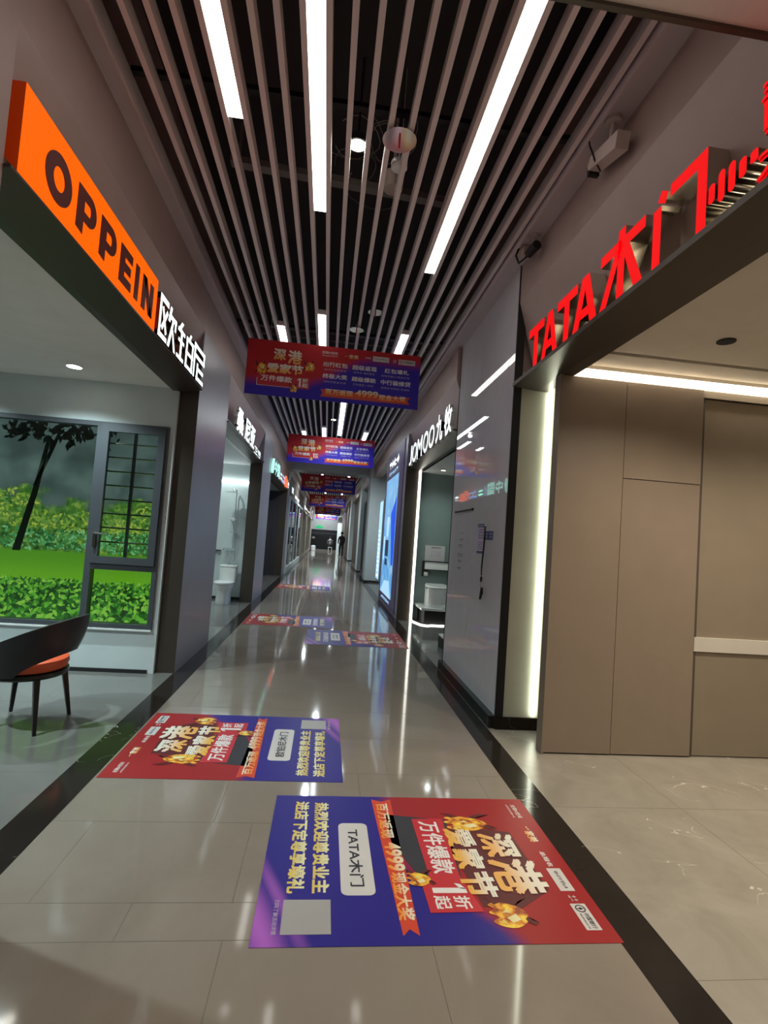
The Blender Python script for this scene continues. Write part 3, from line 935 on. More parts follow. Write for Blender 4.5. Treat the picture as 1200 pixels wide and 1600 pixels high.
# white channel letters over the toilet display
t = thing('storefront_sign', 'white glowing letters JOMOO with two characters over the toilet display', 'sign', (1.47, 9.6, 2.87), RR)
for ch, a, b in (('J', 9.48, 9.20), ('O', 9.17, 8.70), ('M', 8.66, 8.19), ('O', 8.12, 7.70), ('O', 7.66, 7.25), ('九', 7.14, 6.72), ('牧', 6.62, 6.22)):
    lt = letter(ch, t, 9.6 - a, .0, 9.6 - b, .34 if ord(ch) < 999 else .38, .05, 'whitelit', 'white', .012 if ord(ch) < 999 else .03)

# ------------------------------------------------------------------ poster artwork shared by banners and decals
def bull(parent, u0, v0, u1, v1, z, seed, flip=1):
    """golden bull head charging out of flames: smooth head, hump, horns, flame licks"""
    W, H = u1 - u0, v1 - v0
    def T(p): return (u0 + W * (p[0] if flip > 0 else 1 - p[0]), v0 + H * p[1])
    def sm(P, n=5):
        out = []
        for i_ in range(len(P)):
            a, b, c, d = P[i_ - 1], P[i_], P[(i_ + 1) % len(P)], P[(i_ + 2) % len(P)]
            for q in range(n):
                t_ = q / n
                out.append(tuple(.5 * ((2 * b[x]) + (-a[x] + c[x]) * t_ + (2 * a[x] - 5 * b[x] + 4 * c[x] - d[x]) * t_ ** 2 + (-a[x] + 3 * b[x] - 3 * c[x] + d[x]) * t_ ** 3) for x in (0, 1)))
        return out
    outline = sm([(.18, .30), (.28, .62), (.40, .78), (.60, .86), (.82, .74), (.95, .48), (.90, .20), (.76, .04), (.64, .20), (.50, .02), (.38, .16), (.26, .06)])
    m = MB()
    c = T((.58, .46))
    for i_ in range(len(outline)):
        m.poly([c, T(outline[i_]), T(outline[(i_ + 1) % len(outline)])], z, .0004)
    obj('golden_bull', m, 'flame', parent)
    h = MB()
    for P in ([(.30, .66), (.16, .78), (.06, 1.0), (.02, .80), (.12, .64), (.26, .56)], [(.62, .84), (.74, .90), (.80, 1.02), (.88, .92), (.80, .80), (.70, .76)],
              [(.20, .34), (.04, .22), (.0, .02), (.12, .12), (.26, .20)]):
        for q in range(1, len(P) - 1): h.poly([T(P[0]), T(P[q]), T(P[q + 1])], z + .0003, .0004)
    obj('horn', h, 'shade', parent)
    f = MB()
    for P in ([(.55, .60), (.72, .66), (.80, .46), (.66, .36)], [(.40, .44), (.52, .50), (.50, .30)], [(.70, .28), (.84, .34), (.80, .16)]):
        for q in range(1, len(P) - 1): f.poly([T(P[0]), T(P[q]), T(P[q + 1])], z + .0003, .0004)
    obj('flame_light', f, 'yellow', parent)


def one(u0, v0, u1, v1, z):
    w_, h_ = u1 - u0, v1 - v0
    return MB().poly([(u0 + .45 * w_, v0), (u0 + .95 * w_, v0), (u0 + .95 * w_, v1), (u0 + .55 * w_, v1), (u0 + .45 * w_, v1 - .08 * h_)], z).poly([(u0, v1 - .30 * h_), (u0 + .5 * w_, v1 - .18 * h_), (u0 + .6 * w_, v1), (u0 + .1 * w_, v1 - .12 * h_)], z)


def ribbon_pts(u0, v0, u1, v1, dy):
    return [(u0, v0 + dy), (u1, v0), (u1 - (v1 - v0) * .35, (v0 + v1) / 2), (u1, v1), (u0, v1 + dy), (u0 + (v1 - v0) * .3, (v0 + v1) / 2 + dy)]


def make_banner():
    t = thing('hanging_banner', 'nearest and largest red and blue banner hanging across the corridor', 'banner', (-1.06, 6.05, 3.05), (PI / 2, 0, 0), 'festival banners hung across the corridor')
    obj('print', MB().box(0, 2.022, 0, .648, -.004, .0), 'banner', t)
    Z = .0006
    txt('lettering', '深', .30, .425, .44, .56, Z + .001, 'gold', t, .03)
    txt('lettering', '港', .465, .395, .625, .555, Z + .001, 'gold', t, .03)
    bull(t, .10, .24, .235, .40, Z, 3)
    bull(t, .645, .32, .785, .455, Z, 5)
    txt('lettering', '爱家节', .235, .27, .65, .385, Z + .002, 'goldw', t, .04)
    obj('panel', MB().rect(.14, .115, .73, .245, Z), 'redink', t)
    obj('panel', MB().rect(.135, .112, .55, .118, Z).rect(.13, .112, .136, .2, Z), 'ink', t)
    txt('lettering', '万件爆款', .175, .17, .53, .238, Z + .001, 'ink', t, .02)
    obj('lettering', one(.592, .132, .635, .236, Z + .001), 'ink', t)
    txt('lettering', '折', .648, .188, .715, .238, Z + .001, 'ink', t, .02)
    txt('lettering', '起', .648, .132, .715, .182, Z + .001, 'ink', t, .02)
    bull(t, .50, .06, .60, .165, Z + .0015, 9)
    for s, u0, v0, u1, v1 in (('出行红包', .877, .408, 1.161, .465), ('终极大奖', .877, .27, 1.165, .327), ('超级返现', 1.217, .404, 1.505, .462), ('超级爆款', 1.218, .267, 1.505, .323),
                              ('红包壕礼', 1.60, .404, 1.89, .460), ('中行装修贷', 1.562, .262, 1.92, .322)):
        txt('lettering', s, u0, v0, u1, v1, Z, 'ink', t, .02)
    for s, u0, v0, u1, v1 in (('出行红包共享领', .89, .362, 1.15, .385), ('4999元现金大奖', .89, .218, 1.155, .242), ('买的多 减的更多', 1.233, .361, 1.488, .386), ('万件爆品一折起', 1.234, .217, 1.478, .243),
                              ('洗地机器人/现金红包', 1.562, .356, 1.903, .380), ('额度高 利率低 申请快', 1.568, .212, 1.911, .236)):
        txt('lettering', s, u0, v0, u1, v1, Z, 'inkdim', t, 0)
    obj('ribbon', MB().poly(ribbon_pts(.865, .05, 1.925, .135, .0), Z), 'ribbon', t)
    txt('lettering', '百万返现', .92, .078, 1.246, .148, Z + .001, 'orgw', t, .03)
    txt('lettering', '4999', 1.276, .088, 1.542, .168, Z + .001, 'orgw', t, .03)
    txt('lettering', '现金大奖', 1.55, .07, 1.876, .142, Z + .001, 'orgw', t, .03)
    txt('lettering', '龙翔N空间', .851, .555, 1.032, .590, Z, 'ink', t, .01)
    obj('lettering', strokes(.851, .527, 1.032, .545, Z, 2, 10), 'ink', t)
    txt('lettering', '家美', 1.17, .528, 1.28, .578, Z, 'gold', t, .02)
    obj('lettering', strokes(1.115, .545, 1.16, .562, Z, 12, 2), 'gold', t)
    txt('lettering', '总冠名', 1.36, .55, 1.43, .572, Z, 'ink', t, 0)
    obj('plate', MB().rect(1.451, .528, 1.645, .590, Z), 'plate', t)
    obj('lettering', strokes(1.47, .55, 1.63, .568, Z + .001, 5, 9), 'dark_ink', t)
    obj('lettering', strokes(1.69, .53, 1.735, .575, Z, 6, 2, 2), 'ink', t)
    obj('plate', MB().rect(1.758, .521, 1.958, .583, Z), 'plate', t)
    rg = MB(); n = 18
    for k in range(n):
        a, b = 2 * PI * k / n, 2 * PI * (k + 1) / n
        rg.poly([(1.79 + .022 * math.cos(a), .552 + .022 * math.sin(a)), (1.79 + .022 * math.cos(b), .552 + .022 * math.sin(b)), (1.79 + .017 * math.cos(b), .552 + .017 * math.sin(b)), (1.79 + .017 * math.cos(a), .552 + .017 * math.sin(a))], Z + .001)
    rg.rect(1.783, .546, 1.797, .558, Z + .001).rect(1.789, .532, 1.791, .572, Z + .001)
    obj('logo', rg, 'redink', t)
    txt('lettering', '中国银行', 1.825, .542, 1.945, .568, Z + .001, 'dark_ink', t, .01)
    st = MB()
    for u in (.25, 1.75): st.tube([(u, .648, 0), (u, 1.0, 0)], .0015, 5)
    obj('hanging_wire', st, 'slat', t)
    return t


bn = make_banner()
for i, (yy, zz, x, l) in enumerate(((12.2, 3.13, -1.045, 'second red and blue banner down the corridor, just before the cross beam'), (19.0 + 2.2, 3.03, -1.10, 'third red and blue banner, first one beyond the cross beam'),
                                    (29, 3.03, -1.07, 'fourth red and blue banner down the corridor'), (42, 3.05, -1.02, 'fifth red and blue banner, with the last one close behind it'), (51, 2.95, -1.1, 'farthest red and blue banner, before the white end wall'))):
    c = copy_tree(bn); c.location = (x, yy, zz); c['label'] = l
    if i == 1:
        c.location = (-1.06, 19.6, 3.06); c['label'] = 'third red and blue banner, hanging just under the cross beam'


def make_decal(kind, label, loc, rz, plate):
    """printed floor sticker: local x reads, local y is up, 1.10 wide and 1.43 tall"""
    t = thing('floor_decal', label, 'floor decal', loc, (0, 0, rz), 'printed stickers on the corridor floor')
    obj('print', MB().box(0, 1.10, 0, 1.432, 0, .0015), 'decal', t)
    Z = .0016
    obj('ribbon', MB().poly([(.03, .535), (1.055, .57), (1.02, .60), (1.055, .635), (.03, .645), (.055, .59)], Z), 'ribbon', t)
    txt('lettering', '百万返现', .075, .555, .415, .622, Z + .0008, 'orgw', t, .03)
    txt('lettering', '4999', .45, .560, .67, .640, Z + .0008, 'orgw', t, .03)
    txt('lettering', '现金大奖', .68, .565, .975, .635, Z + .0008, 'orgw', t, .03)
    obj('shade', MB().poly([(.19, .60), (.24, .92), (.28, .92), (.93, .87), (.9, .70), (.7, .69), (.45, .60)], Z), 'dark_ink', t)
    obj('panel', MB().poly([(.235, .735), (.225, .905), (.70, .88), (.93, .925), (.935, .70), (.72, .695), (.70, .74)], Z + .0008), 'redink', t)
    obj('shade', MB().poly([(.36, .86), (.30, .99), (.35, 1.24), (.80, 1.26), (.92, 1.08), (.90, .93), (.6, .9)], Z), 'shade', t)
    txt('lettering', '万件爆款', .258, .765, .69, .872, Z + .0016, 'ink', t, .02)
    obj('lettering', one(.755, .735, .822, .885, Z + .0016), 'ink', t)
    txt('lettering', '折', .835, .815, .915, .885, Z + .0016, 'ink', t, .02)
    txt('lettering', '起', .835, .73, .915, .80, Z + .0016, 'ink', t, .02)
    bull(t, .17, .90, .35, 1.18, Z + .001, 3)
    bull(t, .84, .94, 1.03, 1.13, Z + .001, 8)
    bull(t, .66, .63, .78, .76, Z + .0022, 21)
    txt('lettering', '爱', .325, .885, .485, 1.03, Z + .0024, 'goldw', t, .04)
    txt('lettering', '家', .50, .885, .66, 1.03, Z + .0024, 'goldw', t, .04)
    txt('lettering', '节', .675, .875, .845, 1.03, Z + .0024, 'goldw', t, .04)
    txt('lettering', '深', .365, 1.05, .57, 1.235, Z + .0030, 'gold', t, .03)
    txt('lettering', '港', .58, 1.04, .83, 1.27, Z + .0030, 'gold', t, .03)
    # header row
    txt('lettering', '龙翔N空间', .065, 1.345, .205, 1.372, Z, 'ink', t, .01)
    obj('lettering', strokes(.065, 1.315, .205, 1.332, Z, 4, 10), 'ink', t)
    txt('lettering', '家美', .335, 1.325, .435, 1.372, Z, 'gold', t, .03)
    obj('lettering', strokes(.29, 1.345, .33, 1.365, Z, 4, 2), 'gold', t)
    txt('lettering', '总冠名', .515, 1.333, .632, 1.358, Z, 'ink', t, .02)
    obj('plate', MB().rect(.648, 1.312, .805, 1.38, Z), 'plate', t)
    obj('lettering', strokes(.663, 1.335, .79, 1.360, Z + .001, 5, 9), 'dark_ink', t)
    obj('lettering', strokes(.83, 1.325, .872, 1.365, Z, 6, 2, 2), 'ink', t)
    obj('plate', MB().rect(.885, 1.314, 1.035, 1.38, Z), 'plate', t)
    rg = MB(); n = 18
    for k in range(n):
        a, b = 2 * PI * k / n, 2 * PI * (k + 1) / n
        rg.poly([(.915 + .022 * math.cos(a), 1.347 + .022 * math.sin(a)), (.915 + .022 * math.cos(b), 1.347 + .022 * math.sin(b)), (.915 + .017 * math.cos(b), 1.347 + .017 * math.sin(b)), (.915 + .017 * math.cos(a), 1.347 + .017 * math.sin(a))], Z + .001)
    rg.rect(.909, 1.341, .921, 1.353, Z + .001).rect(.914, 1.33, .916, 1.364, Z + .001)
    obj('logo', rg, 'dark_ink', t)
    txt('lettering', '中国银行', .942, 1.345, 1.028, 1.367, Z + .001, 'dark_ink', t, .01)
    obj('lettering', strokes(.942, 1.327, 1.028, 1.337, Z + .001, 5, 12), 'dark_ink', t)
    if kind == 'long':
        txt('lettering', '热烈欢迎尊贵业主', .076, .215, .817, .292, Z, 'yellow', t, .035)
        txt('lettering', '进店下定尊享壕礼', .067, .110, .817, .187, Z, 'yellow', t, .035)
        pts = []
        for cx, cy, a0 in ((.80, .458, 0), (.312, .458, 90), (.312, .37, 180), (.80, .37, 270)):
            for k in range(6):
                a = math.radians(a0 + 18 * k); pts.append((cx + .03 * math.cos(a), cy + .03 * math.sin(a)))
        obj('plate', MB().poly(pts, Z), 'plate', t)
        txt('lettering', plate, .34, .382, .775, .445, Z + .001, 'dark_ink', t, .015)
        obj('plate', MB().rect(.855, .105, 1.042, .296, Z), 'greyplate', t)
        txt('lettering', '扫码了解活动详情', .855, .070, 1.042, .090, Z, 'inkdim', t, .01)
    else:
        txt('lettering', '热烈欢迎尊贵业主', .20, .245, .90, .325, Z, 'ink', t, .02)
        txt('lettering', '进店下定尊享壕礼', .20, .13, .90, .21, Z, 'yellow', t, .02)
        obj('plate', MB().rect(.22, .355, .78, .49, Z), 'plate', t)
        obj('lettering', strokes(.36, .375, .64, .47, Z + .001, 70, 2, 2), 'dark_ink', t)
    return t


# local x = -Y world, local y = +X world : rotation -90 deg
make_decal('long', 'large floor sticker with the TATA name plate, nearest to the camera', (-.164, 3.075, .0005), -PI / 2, 'TATA木门')
make_decal('long', 'floor sticker with red half towards the left black border, beside the chair shop', (.216, 3.245, .0005), PI / 2, '欧铂尼木门')
make_decal('short', 'farther floor sticker with red end against the right black border before the toilet shop', (-.175, 8.30, .0005), -PI / 2, '九牧')
make_decal('short', 'farther floor sticker with red end against the left black border near the shower shop', (.215, 8.46, .0005), PI / 2, '桑尼亚')
make_decal('short', 'small distant floor sticker by the dark doorway, last one on the floor', (.215, 14.1, .0005), PI / 2, '卫浴')

# ------------------------------------------------------------------ window, mural and louvre bars in the left shop
t = thing('window_unit', 'charcoal framed window with a casement and side lights showing a garden', 'window', (0, 5.45, 0))
def frame(x0, x1, z0, z1, wd, y0, y1):
    return MB().box(x0, x0 + wd, y0, y1, z0, z1).box(x1 - wd, x1, y0, y1, z0, z1).box(x0 + wd, x1 - wd, y0, y1, z0, z0 + wd).box(x0 + wd, x1 - wd, y0, y1, z1 - wd, z1)
fm = frame(-4.0, -1.648, .43, 2.465, .045, -.03, .07)
fm.box(-2.335, -2.275, -.03, .07, .475, 2.42).box(-2.275, -1.69, -.03, .07, 1.0, 1.06)
obj('frame', fm, 'dframe', t)
cs = obj('casement', frame(-2.285, -1.675, 1.06, 2.44, .07, -.05, .0), 'dframe', t)
obj('handle', MB().box(-2.262, -2.238, -.075, -.05, 1.22, 1.36).tube([(-2.25, -.09, 1.355), (-2.12, -.095, 1.352)], .008), 'steel', cs)
obj('glass_pane', MB().box(-2.225, -1.74, -.030, -.024, 1.125, 2.375), 'glass', cs)
obj('glass_pane', MB().box(-3.955, -2.33, .01, .016, .47, 2.425), 'glass', t)
obj('glass_pane', MB().box(-2.28, -1.69, .01, .016, .47, 1.005), 'glass', t)
obj('sill', MB().box(-4.0, -1.648, -.04, 0, .415, .432), 'white', t)
for k in range(8):
    obj('guard_bar', MB().tube([(-2.27, .05, 1.27 + .142 * k), (-1.70, .05, 1.27 + .142 * k)], .009, 8), 'steel', t)
obj('mullion', MB().box(-2.0, -1.975, .03, .06, 1.06, 2.40), 'dframe', t)
t = thing('garden_mural', 'backlit garden picture of lawn, bushes and a tree behind the window', 'mural', (0, 5.95, 0))
obj('print', MB().box(-4.4, -1.62, 0, .03, .1, 2.75), 'mural', t)
lv = MB()
r = random.Random(11)
for k in range(2600):
    zz = .20 + .62 * (1 - r.random() ** 1.25)
    xx = r.uniform(-4.2, -1.63)
    s_ = .020 + .035 * (1 - (zz - .2) / .62) * r.uniform(.6, 1.2) 
    a = r.uniform(0, 2 * PI)
    g = r.random()
    col = ((.03, .17, .02), (.07, .34, .03), (.16, .55, .05), (.30, .70, .08), (.02, .09, .015))[min(4, int(g * 5))]
    dpt = -.001 - .0008 * (k % 5)
    pts = []
    for q, rr_ in ((0, 1.25), (.8, .62), (1.9, .5), (PI, .75), (-1.9, .5), (-.8, .62)):
        pts.append((xx + s_ * rr_ * math.cos(a + q), zz + s_ * rr_ * math.sin(a + q)))
    lv.add([(p[0], dpt, p[1]) for p in pts], [tuple(range(6))], col)
obj('leaf_print', lv, 'leaf', t)
lv2 = MB()
for k in range(1500):
    xx = r.uniform(-3.9, -1.63)
    top = 1.62 + .12 * math.sin(xx * 3.1) + .06 * math.sin(xx * 9)
    zz = r.uniform(1.13, top)
    s_ = r.uniform(.012, .035); a = r.uniform(0, 2 * PI)
    h = (zz - 1.13) / .55
    if h < .4: col = r.choice(((.05, .28, .08), (.10, .42, .14), (.02, .12, .03), (.22, .60, .25)))
    else: col = r.choice(((.25, .45, .05), (.45, .58, .08), (.10, .24, .03), (.16, .36, .08)))
    pts = [(xx + s_ * rr_ * math.cos(a + q), zz + s_ * rr_ * math.sin(a + q)) for q, rr_ in ((0, 1.3), (1.2, .5), (PI, .8), (-1.2, .5))]
    lv2.add([(p[0], -.001 - .0008 * (k % 5), p[1]) for p in pts], [(0, 1, 2, 3)], col)
obj('bush_print', lv2, 'leaf', t)
tk = MB()
tk.prism([(-3.30, 1.10), (-3.22, 1.10), (-3.10, 1.75), (-3.02, 2.35), (-3.06, 2.35), (-3.15, 1.80)], 1, -.006, -.004)
tk.prism([(-3.16, 1.8), (-3.12, 1.8), (-2.92, 2.4), (-2.96, 2.4)], 1, -.006, -.004)
for k in range(140):
    xx, zz = r.gauss(-3.05, .30), r.gauss(2.42, .07)
    s_ = r.uniform(.03, .07); a = r.uniform(0, 2 * PI)
    tk.prism([(xx + s_ * rr_ * math.cos(a + q), zz + s_ * rr_ * math.sin(a + q)) for q, rr_ in ((0, 1.2), (1.2, .5), (PI, .8), (-1.2, .5))], 1, -.006, -.005)
obj('tree_print', tk, 'trunk', t)

# ------------------------------------------------------------------ armchair in the left shop
def make_chair():
    t = thing('dining_chair', 'black leather armchair with orange seat on the shop floor left of the border', 'chair', (-2.06, 4.05, 0), (0, 0, -0.06))
    # the back of the chair is at +x
    mb = MB(); n = 36
    rings = [[], [], [], [], [], []]
    seat = MB()
    prof = [(.02, .0), (.21, .0), (.25, .015), (.265, .05), (.258, .08), (.21, .10), (.10, .107), (.0, .108)]
    seat.loft([[(rr * math.cos(2 * PI * k / 40) * .98, rr * math.sin(2 * PI * k / 40), .39 + z) for k in range(40)] for rr, z in prof])
    obj('seat_cushion', seat, 'orleather', t, True)
    fr_ = MB().loft([[(rr * math.cos(2 * PI * k / 40) * .98, rr * math.sin(2 * PI * k / 40), z) for k in range(40)] for rr, z in ((.2, .352), (.255, .357), (.268, .37), (.265, .392), (.2, .394))])
    obj('seat_frame', fr_, 'blackwood', t, True)
    # wraparound shell
    def shell(off, inner):
        out = []
        K = 40
        for k in range(K + 1):
            f = -1 + 2 * k / K
            a = f * math.radians(128)
            h = math.cos(f * PI / 2)
            hi = .575 + .215 * max(0, h) ** 1.5
            lo = .385 + .145 * max(0, math.cos(min(1, abs(f) * 1.75) * PI / 2)) ** .6
            col = []
            for q in range(7):
                s_ = q / 6
                z = lo + (hi - lo) * s_
                R = .268 + .10 * (z - .38) / .4 * (0.25 + .75 * h) + .015 * math.sin(s_ * PI) - off
                col.append((R * math.cos(a), R * math.sin(a) * 1.03, z))
            out.append(col)
        return out
    o_, i_ = shell(0, 0), shell(.024, 1)
    m = MB(); m2 = MB()
    K = len(o_)
    def grid(mm, G, flip=False):
        vs = [p for c in G for p in c]; R_ = len(G[0]); fs = []
        for a in range(len(G) - 1):
            for b in range(R_ - 1):
                f = (a * R_ + b, (a + 1) * R_ + b, (a + 1) * R_ + b + 1, a * R_ + b + 1)
                fs.append(f[::-1] if flip else f)
        mm.add(vs, fs)
    grid(m, o_)
    # rims
    for e in (0, -1):
        grid(m, [[o_[a][e], i_[a][e]] for a in range(K)], e == 0)
    for e in (0, -1):
        grid(m, [[o_[e][b], i_[e][b]] for b in range(7)])
    obj('back_shell', m, 'blackleather', t, True)
    grid(m2, i_, True)
    obj('back_lining', m2, 'orleather', t, True)['label'] = 'orange leather lining'
    for sx, sy in ((1, 1), (1, -1), (-1, 1), (-1, -1)):
        a = Vector((sx * .17, sy * .17, .355)); b = Vector((sx * .215, sy * .215, 0))
        obj('leg', MB().tube([a, b], [.026, .015], 4), 'blackwood', t)
make_chair()

# ------------------------------------------------------------------ shower display, left
def rrect_ring(cx, cy, rx, ry, z, n=32, p=3.0, flat_back=None):
    pts = []
    for k in range(n):
        a = 2 * PI * k / n
        c, s_ = math.cos(a), math.sin(a)
        x = cx + rx * (abs(c) ** (2 / p)) * (1 if c >= 0 else -1)
        y = cy + ry * (abs(s_) ** (2 / p)) * (1 if s_ >= 0 else -1)
        if flat_back is not None and y > flat_back: y = flat_back
        pts.append((x, y, z))
    return pts

t = thing('toilet', 'white toilet with a tall tank below the shower set', 'toilet', (-1.93, 10.62, 0))
obj('bowl', MB().loft([rrect_ring(0, .05, a, b, z, p=2.6) for a, b, z in ((.13, .25, 0), (.135, .26, .04), (.13, .25, .2), (.16, .29, .30), (.185, .32, .36), (.185, .32, .385))]), 'ceramic', t, True)
obj('seat_lid', MB().loft([rrect_ring(0, .03, a, b, z, p=2.4) for a, b, z in ((.18, .31, .388), (.19, .325, .40), (.19, .325, .425), (.16, .29, .44))]), 'ceramic', t, True)
obj('tank', MB().loft([rrect_ring(0, .40, a, b, z, p=5) for a, b, z in ((.15, .11, .28), (.17, .12, .45), (.175, .12, .68), (.15, .11, .69))]), 'ceramic', t, True)
obj('tank_lid', MB().loft([rrect_ring(0, .40, a, b, z, p=5) for a, b, z in ((.17, .115, .695), (.185, .125, .70), (.185, .125, .725), (.16, .11, .735))]), 'ceramic', t, True)
obj('flush_button', MB().lathe([(.02, .736), (.018, .745)], 0, .4, n=14), 'chrome', t, True)
t = thing('shower_set', 'chrome wall shower set with hand shower above the toilet tank', 'shower', (-1.93, 11.27, 0))
obj('riser_pipe', MB().tube([(0, -.06, .98), (0, -.06, 2.22), (0, -.09, 2.29), (0, -.2, 2.30), (-.03, -.32, 2.28)], .012, 8), 'chrome', t, True)
obj('mixer', MB().box(-.16, .06, -.09, -.03, 1.02, 1.07).tube([(-.16, -.06, 1.045), (-.19, -.06, 1.045)], .03, 10).tube([(-.1, -.07, 1.02), (-.1, -.12, .90)], .012, 8), 'chrome', t)
obj('hand_shower', MB().lathe([(.02, -.012), (.055, -.006), (.055, .006), (.02, .014)], 0, 0, n=18), 'chrome', t, True, loc=(-.02, -.12, 1.66), rot=(1.0, 0, 0))
obj('hose', MB().tube([(-.02, -.12, 1.62), (.05, -.1, 1.2), (.07, -.1, .85), (0, -.1, .72), (-.09, -.1, .8), (-.08, -.08, 1.0)], .007, 6), 'chrome', t, True)
obj('overhead_shower', MB().lathe([(.11, 0), (.115, .01), (.03, .03)], 0, 0, n=24), 'chrome', t, True, loc=(-.06, -.34, 2.22))
obj('shelf', MB().box(-.07, .07, -.12, -.02, 1.40, 1.415), 'chrome', t)
tag(obj('magnifying_mirror', MB().lathe([(.11, 0), (.12, .008), (.11, .016)], 0, 0, n=28), 'bath', None, True, loc=(-1.72, 11.16, 1.82), rot=(PI / 2, 0, .3)), 'round chrome shaving mirror beside the shower pipe', 'mirror')
t = thing('towel_rack', 'small dark rack with hooks left of the toilet tank', 'towel rack', (-2.26, 11.26, 1.0))
obj('rail', MB().box(-.09, .09, -.05, .035, 0, .018), 'black', t)
for q in (-.06, 0, .06): obj('hook', MB().tube([(q, -.03, 0), (q, -.035, -.08), (q, -.06, -.09)], .005, 6), 'chrome', t)

# ------------------------------------------------------------------ toilet display, right
t = thing('display_platform', 'raised marble platform with a lit dark base under the toilet', 'platform', (0, 0, 0))
obj('top_slab', MB().box(1.78, 3.6, 9.22, 9.998, .27, .31, .004), 'ceramic', t)
obj('base', MB().box(1.86, 3.6, 9.30, 9.998, 0.0, .27), 'black', t)
obj('led_strip', MB().tube([(1.68, 9.9, .012), (1.72, 9.55, .012), (1.80, 9.27, .012), (1.9, 9.20, .012), (2.0, 9.26, .012), (2.6, 9.26, .012), (3.5, 9.26, .012)], .010, 6), 'led', t)
t = thing('toilet', 'white drum-shaped smart toilet standing on the marble platform', 'toilet', (2.12, 9.60, .311))
obj('body', MB().loft([rrect_ring(0, 0, a, b, z, p=2.6, flat_back=.2) for a, b, z in ((.20, .27, 0), (.205, .28, .02), (.205, .28, .34))]), 'ceramic', t, True)
lid = [rrect_ring(0, 0, a, b, 0, p=2.6, flat_back=.2) for a, b in ((.205, .28), (.21, .285), (.20, .27))]
obj('lid', MB().loft([[(x, y, .345 + .0 * y) for x, y, z in lid[0]], [(x, y, .36 + .04 * (y + .28)) for x, y, z in lid[1]], [(x, y, .375 + .06 * (y + .28)) for x, y, z in lid[2]]]), 'ceramic', t, True)
obj('logo', strokes(.02, 0, .09, .03, 0, 5, 4), 'dark_ink', t, loc=(.03, -.282, .07), rot=(PI / 2, 0, 0))
obj('side_button', MB().box(-.215, -.20, -.12, -.07, .33, .345), 'dark_ink', t)
t = thing('notice_board', 'white card sign with brand lettering above the wall shelf', 'sign', (1.93, 9.985, 1.13), (PI / 2, 0, 0))
obj('board', MB().box(0, .39, 0, .30, -.01, .01), 'plate', t)
txt('lettering', 'JOMOO', .12, .235, .31, .275, .011, 'dark_ink', t, .02)
obj('lettering', strokes(.10, .08, .32, .20, .011, 8, 4, 3), 'inkdim', t)
t = thing('wall_shelf', 'black framed stone wall shelf above the smart toilet', 'shelf', (0, 0, 0))
obj('frame', MB().box(1.90, 3.2, 9.86, 9.998, 1.11, 1.125).box(1.90, 3.2, 9.86, 9.998, .955, .97).box(1.90, 1.915, 9.86, 9.998, .97, 1.11), 'black', t)
obj('stone_front', MB().box(1.915, 3.2, 9.875, 9.998, .97, 1.11), 'ceramic', t)
t = thing('paper_holder', 'black toilet paper holder hanging under the left end of the shelf', 'paper holder', (1.93, 9.93, .86))
obj('bracket', MB().box(-.03, .07, -.02, .068, .075, .092).box(-.03, -.015, -.02, .068, -.03, .075), 'black', t)
obj('roll', MB().tube([(-.01, .02, .02), (.07, .02, .02)], .045, 16), 'ceramic', t, True)
t = thing('plinth_block', 'small dark plinth with a white top behind the edge of the glossy panel', 'plinth', (1.74, 7.3, 0))
obj('base', MB().box(0, .5, -.25, .25, 0, .15), 'black', t)
obj('top', MB().box(0, .5, -.25, .25, .15, .17), 'ceramic', t)

# ------------------------------------------------------------------ marks on the glossy panel
def on_panel(name, label, cat, y, z):
    return thing(name, label, cat, (1.4995, y, z), RR)
t = on_panel('grab_rail', 'thin black horizontal bar on the glossy panel', 'rail', 6.02, 1.862)
obj('bar', MB().box(0, .75, 0, .014, 0, .012), 'black', t)
obj('end_cap', MB().box(.72, .755, -.004, .018, 0, .015), 'black', t)
t = on_panel('notice_sticker', 'tall white notice with navy bands on the glossy panel', 'notice', 5.06, 1.42)
obj('sheet', MB().box(0, .215, 0, .29, 0, .001), 'inkdim', t)
obj('band', MB().box(0, .215, .255, .29, .001, .0015).box(-.005, .22, 0, .024, .001, .0015), 'navy', t)
obj('lettering', strokes(.02, .14, .2, .245, .0012, 5, 5, 4), 'navy', t)
obj('lettering', strokes(.02, .035, .17, .12, .0012, 6, 4, 4), 'navy', t)
obj('lettering', strokes(.03, .262, .19, .283, .0016, 7, 5), 'inkdim', t)
t = on_panel('notice_sticker', 'small square navy sign behind the hanging strap', 'notice', 4.84, 1.555)
obj('sheet', MB().box(0, .26, 0, .082, 0, .002), 'navy', t)
obj('lettering', strokes(.03, .015, .1, .068, .0022, 15, 3, 2), 'inkdim', t)
obj('lettering', strokes(.15, .015, .23, .068, .0022, 16, 3, 2), 'inkdim', t)
t = on_panel('notice_print', 'column of small black print near the left edge of the glossy panel', 'notice', 5.80, 1.22)
for i, (a, b, c, d, n_, rr_) in enumerate(((.03, .39, .17, .405, 6, 1), (.02, .31, .2, .345, 3, 1), (.0, .24, .2, .28, 5, 2), (.0, .135, .2, .18, 5, 2), (.02, .07, .18, .11, 3, 1))):
    obj('lettering', strokes(a, b, c, d, 0.0, i + 30, n_, rr_), 'dark_ink', t)
obj('mark', MB().box(.04, .14, .005, .018, 0, .001), 'dark_ink', t)
t = on_panel('hanging_strap', 'black strap with a metal clip hanging in front of the panel', 'strap', 4.735, 1.0)
obj('strap', MB().tube([(0, .68, .03), (-.005, .5, .03), (-.02, .3, .035), (-.03, .22, .03)], [.008, .009, .008, .006], 6), 'blackleather', t)
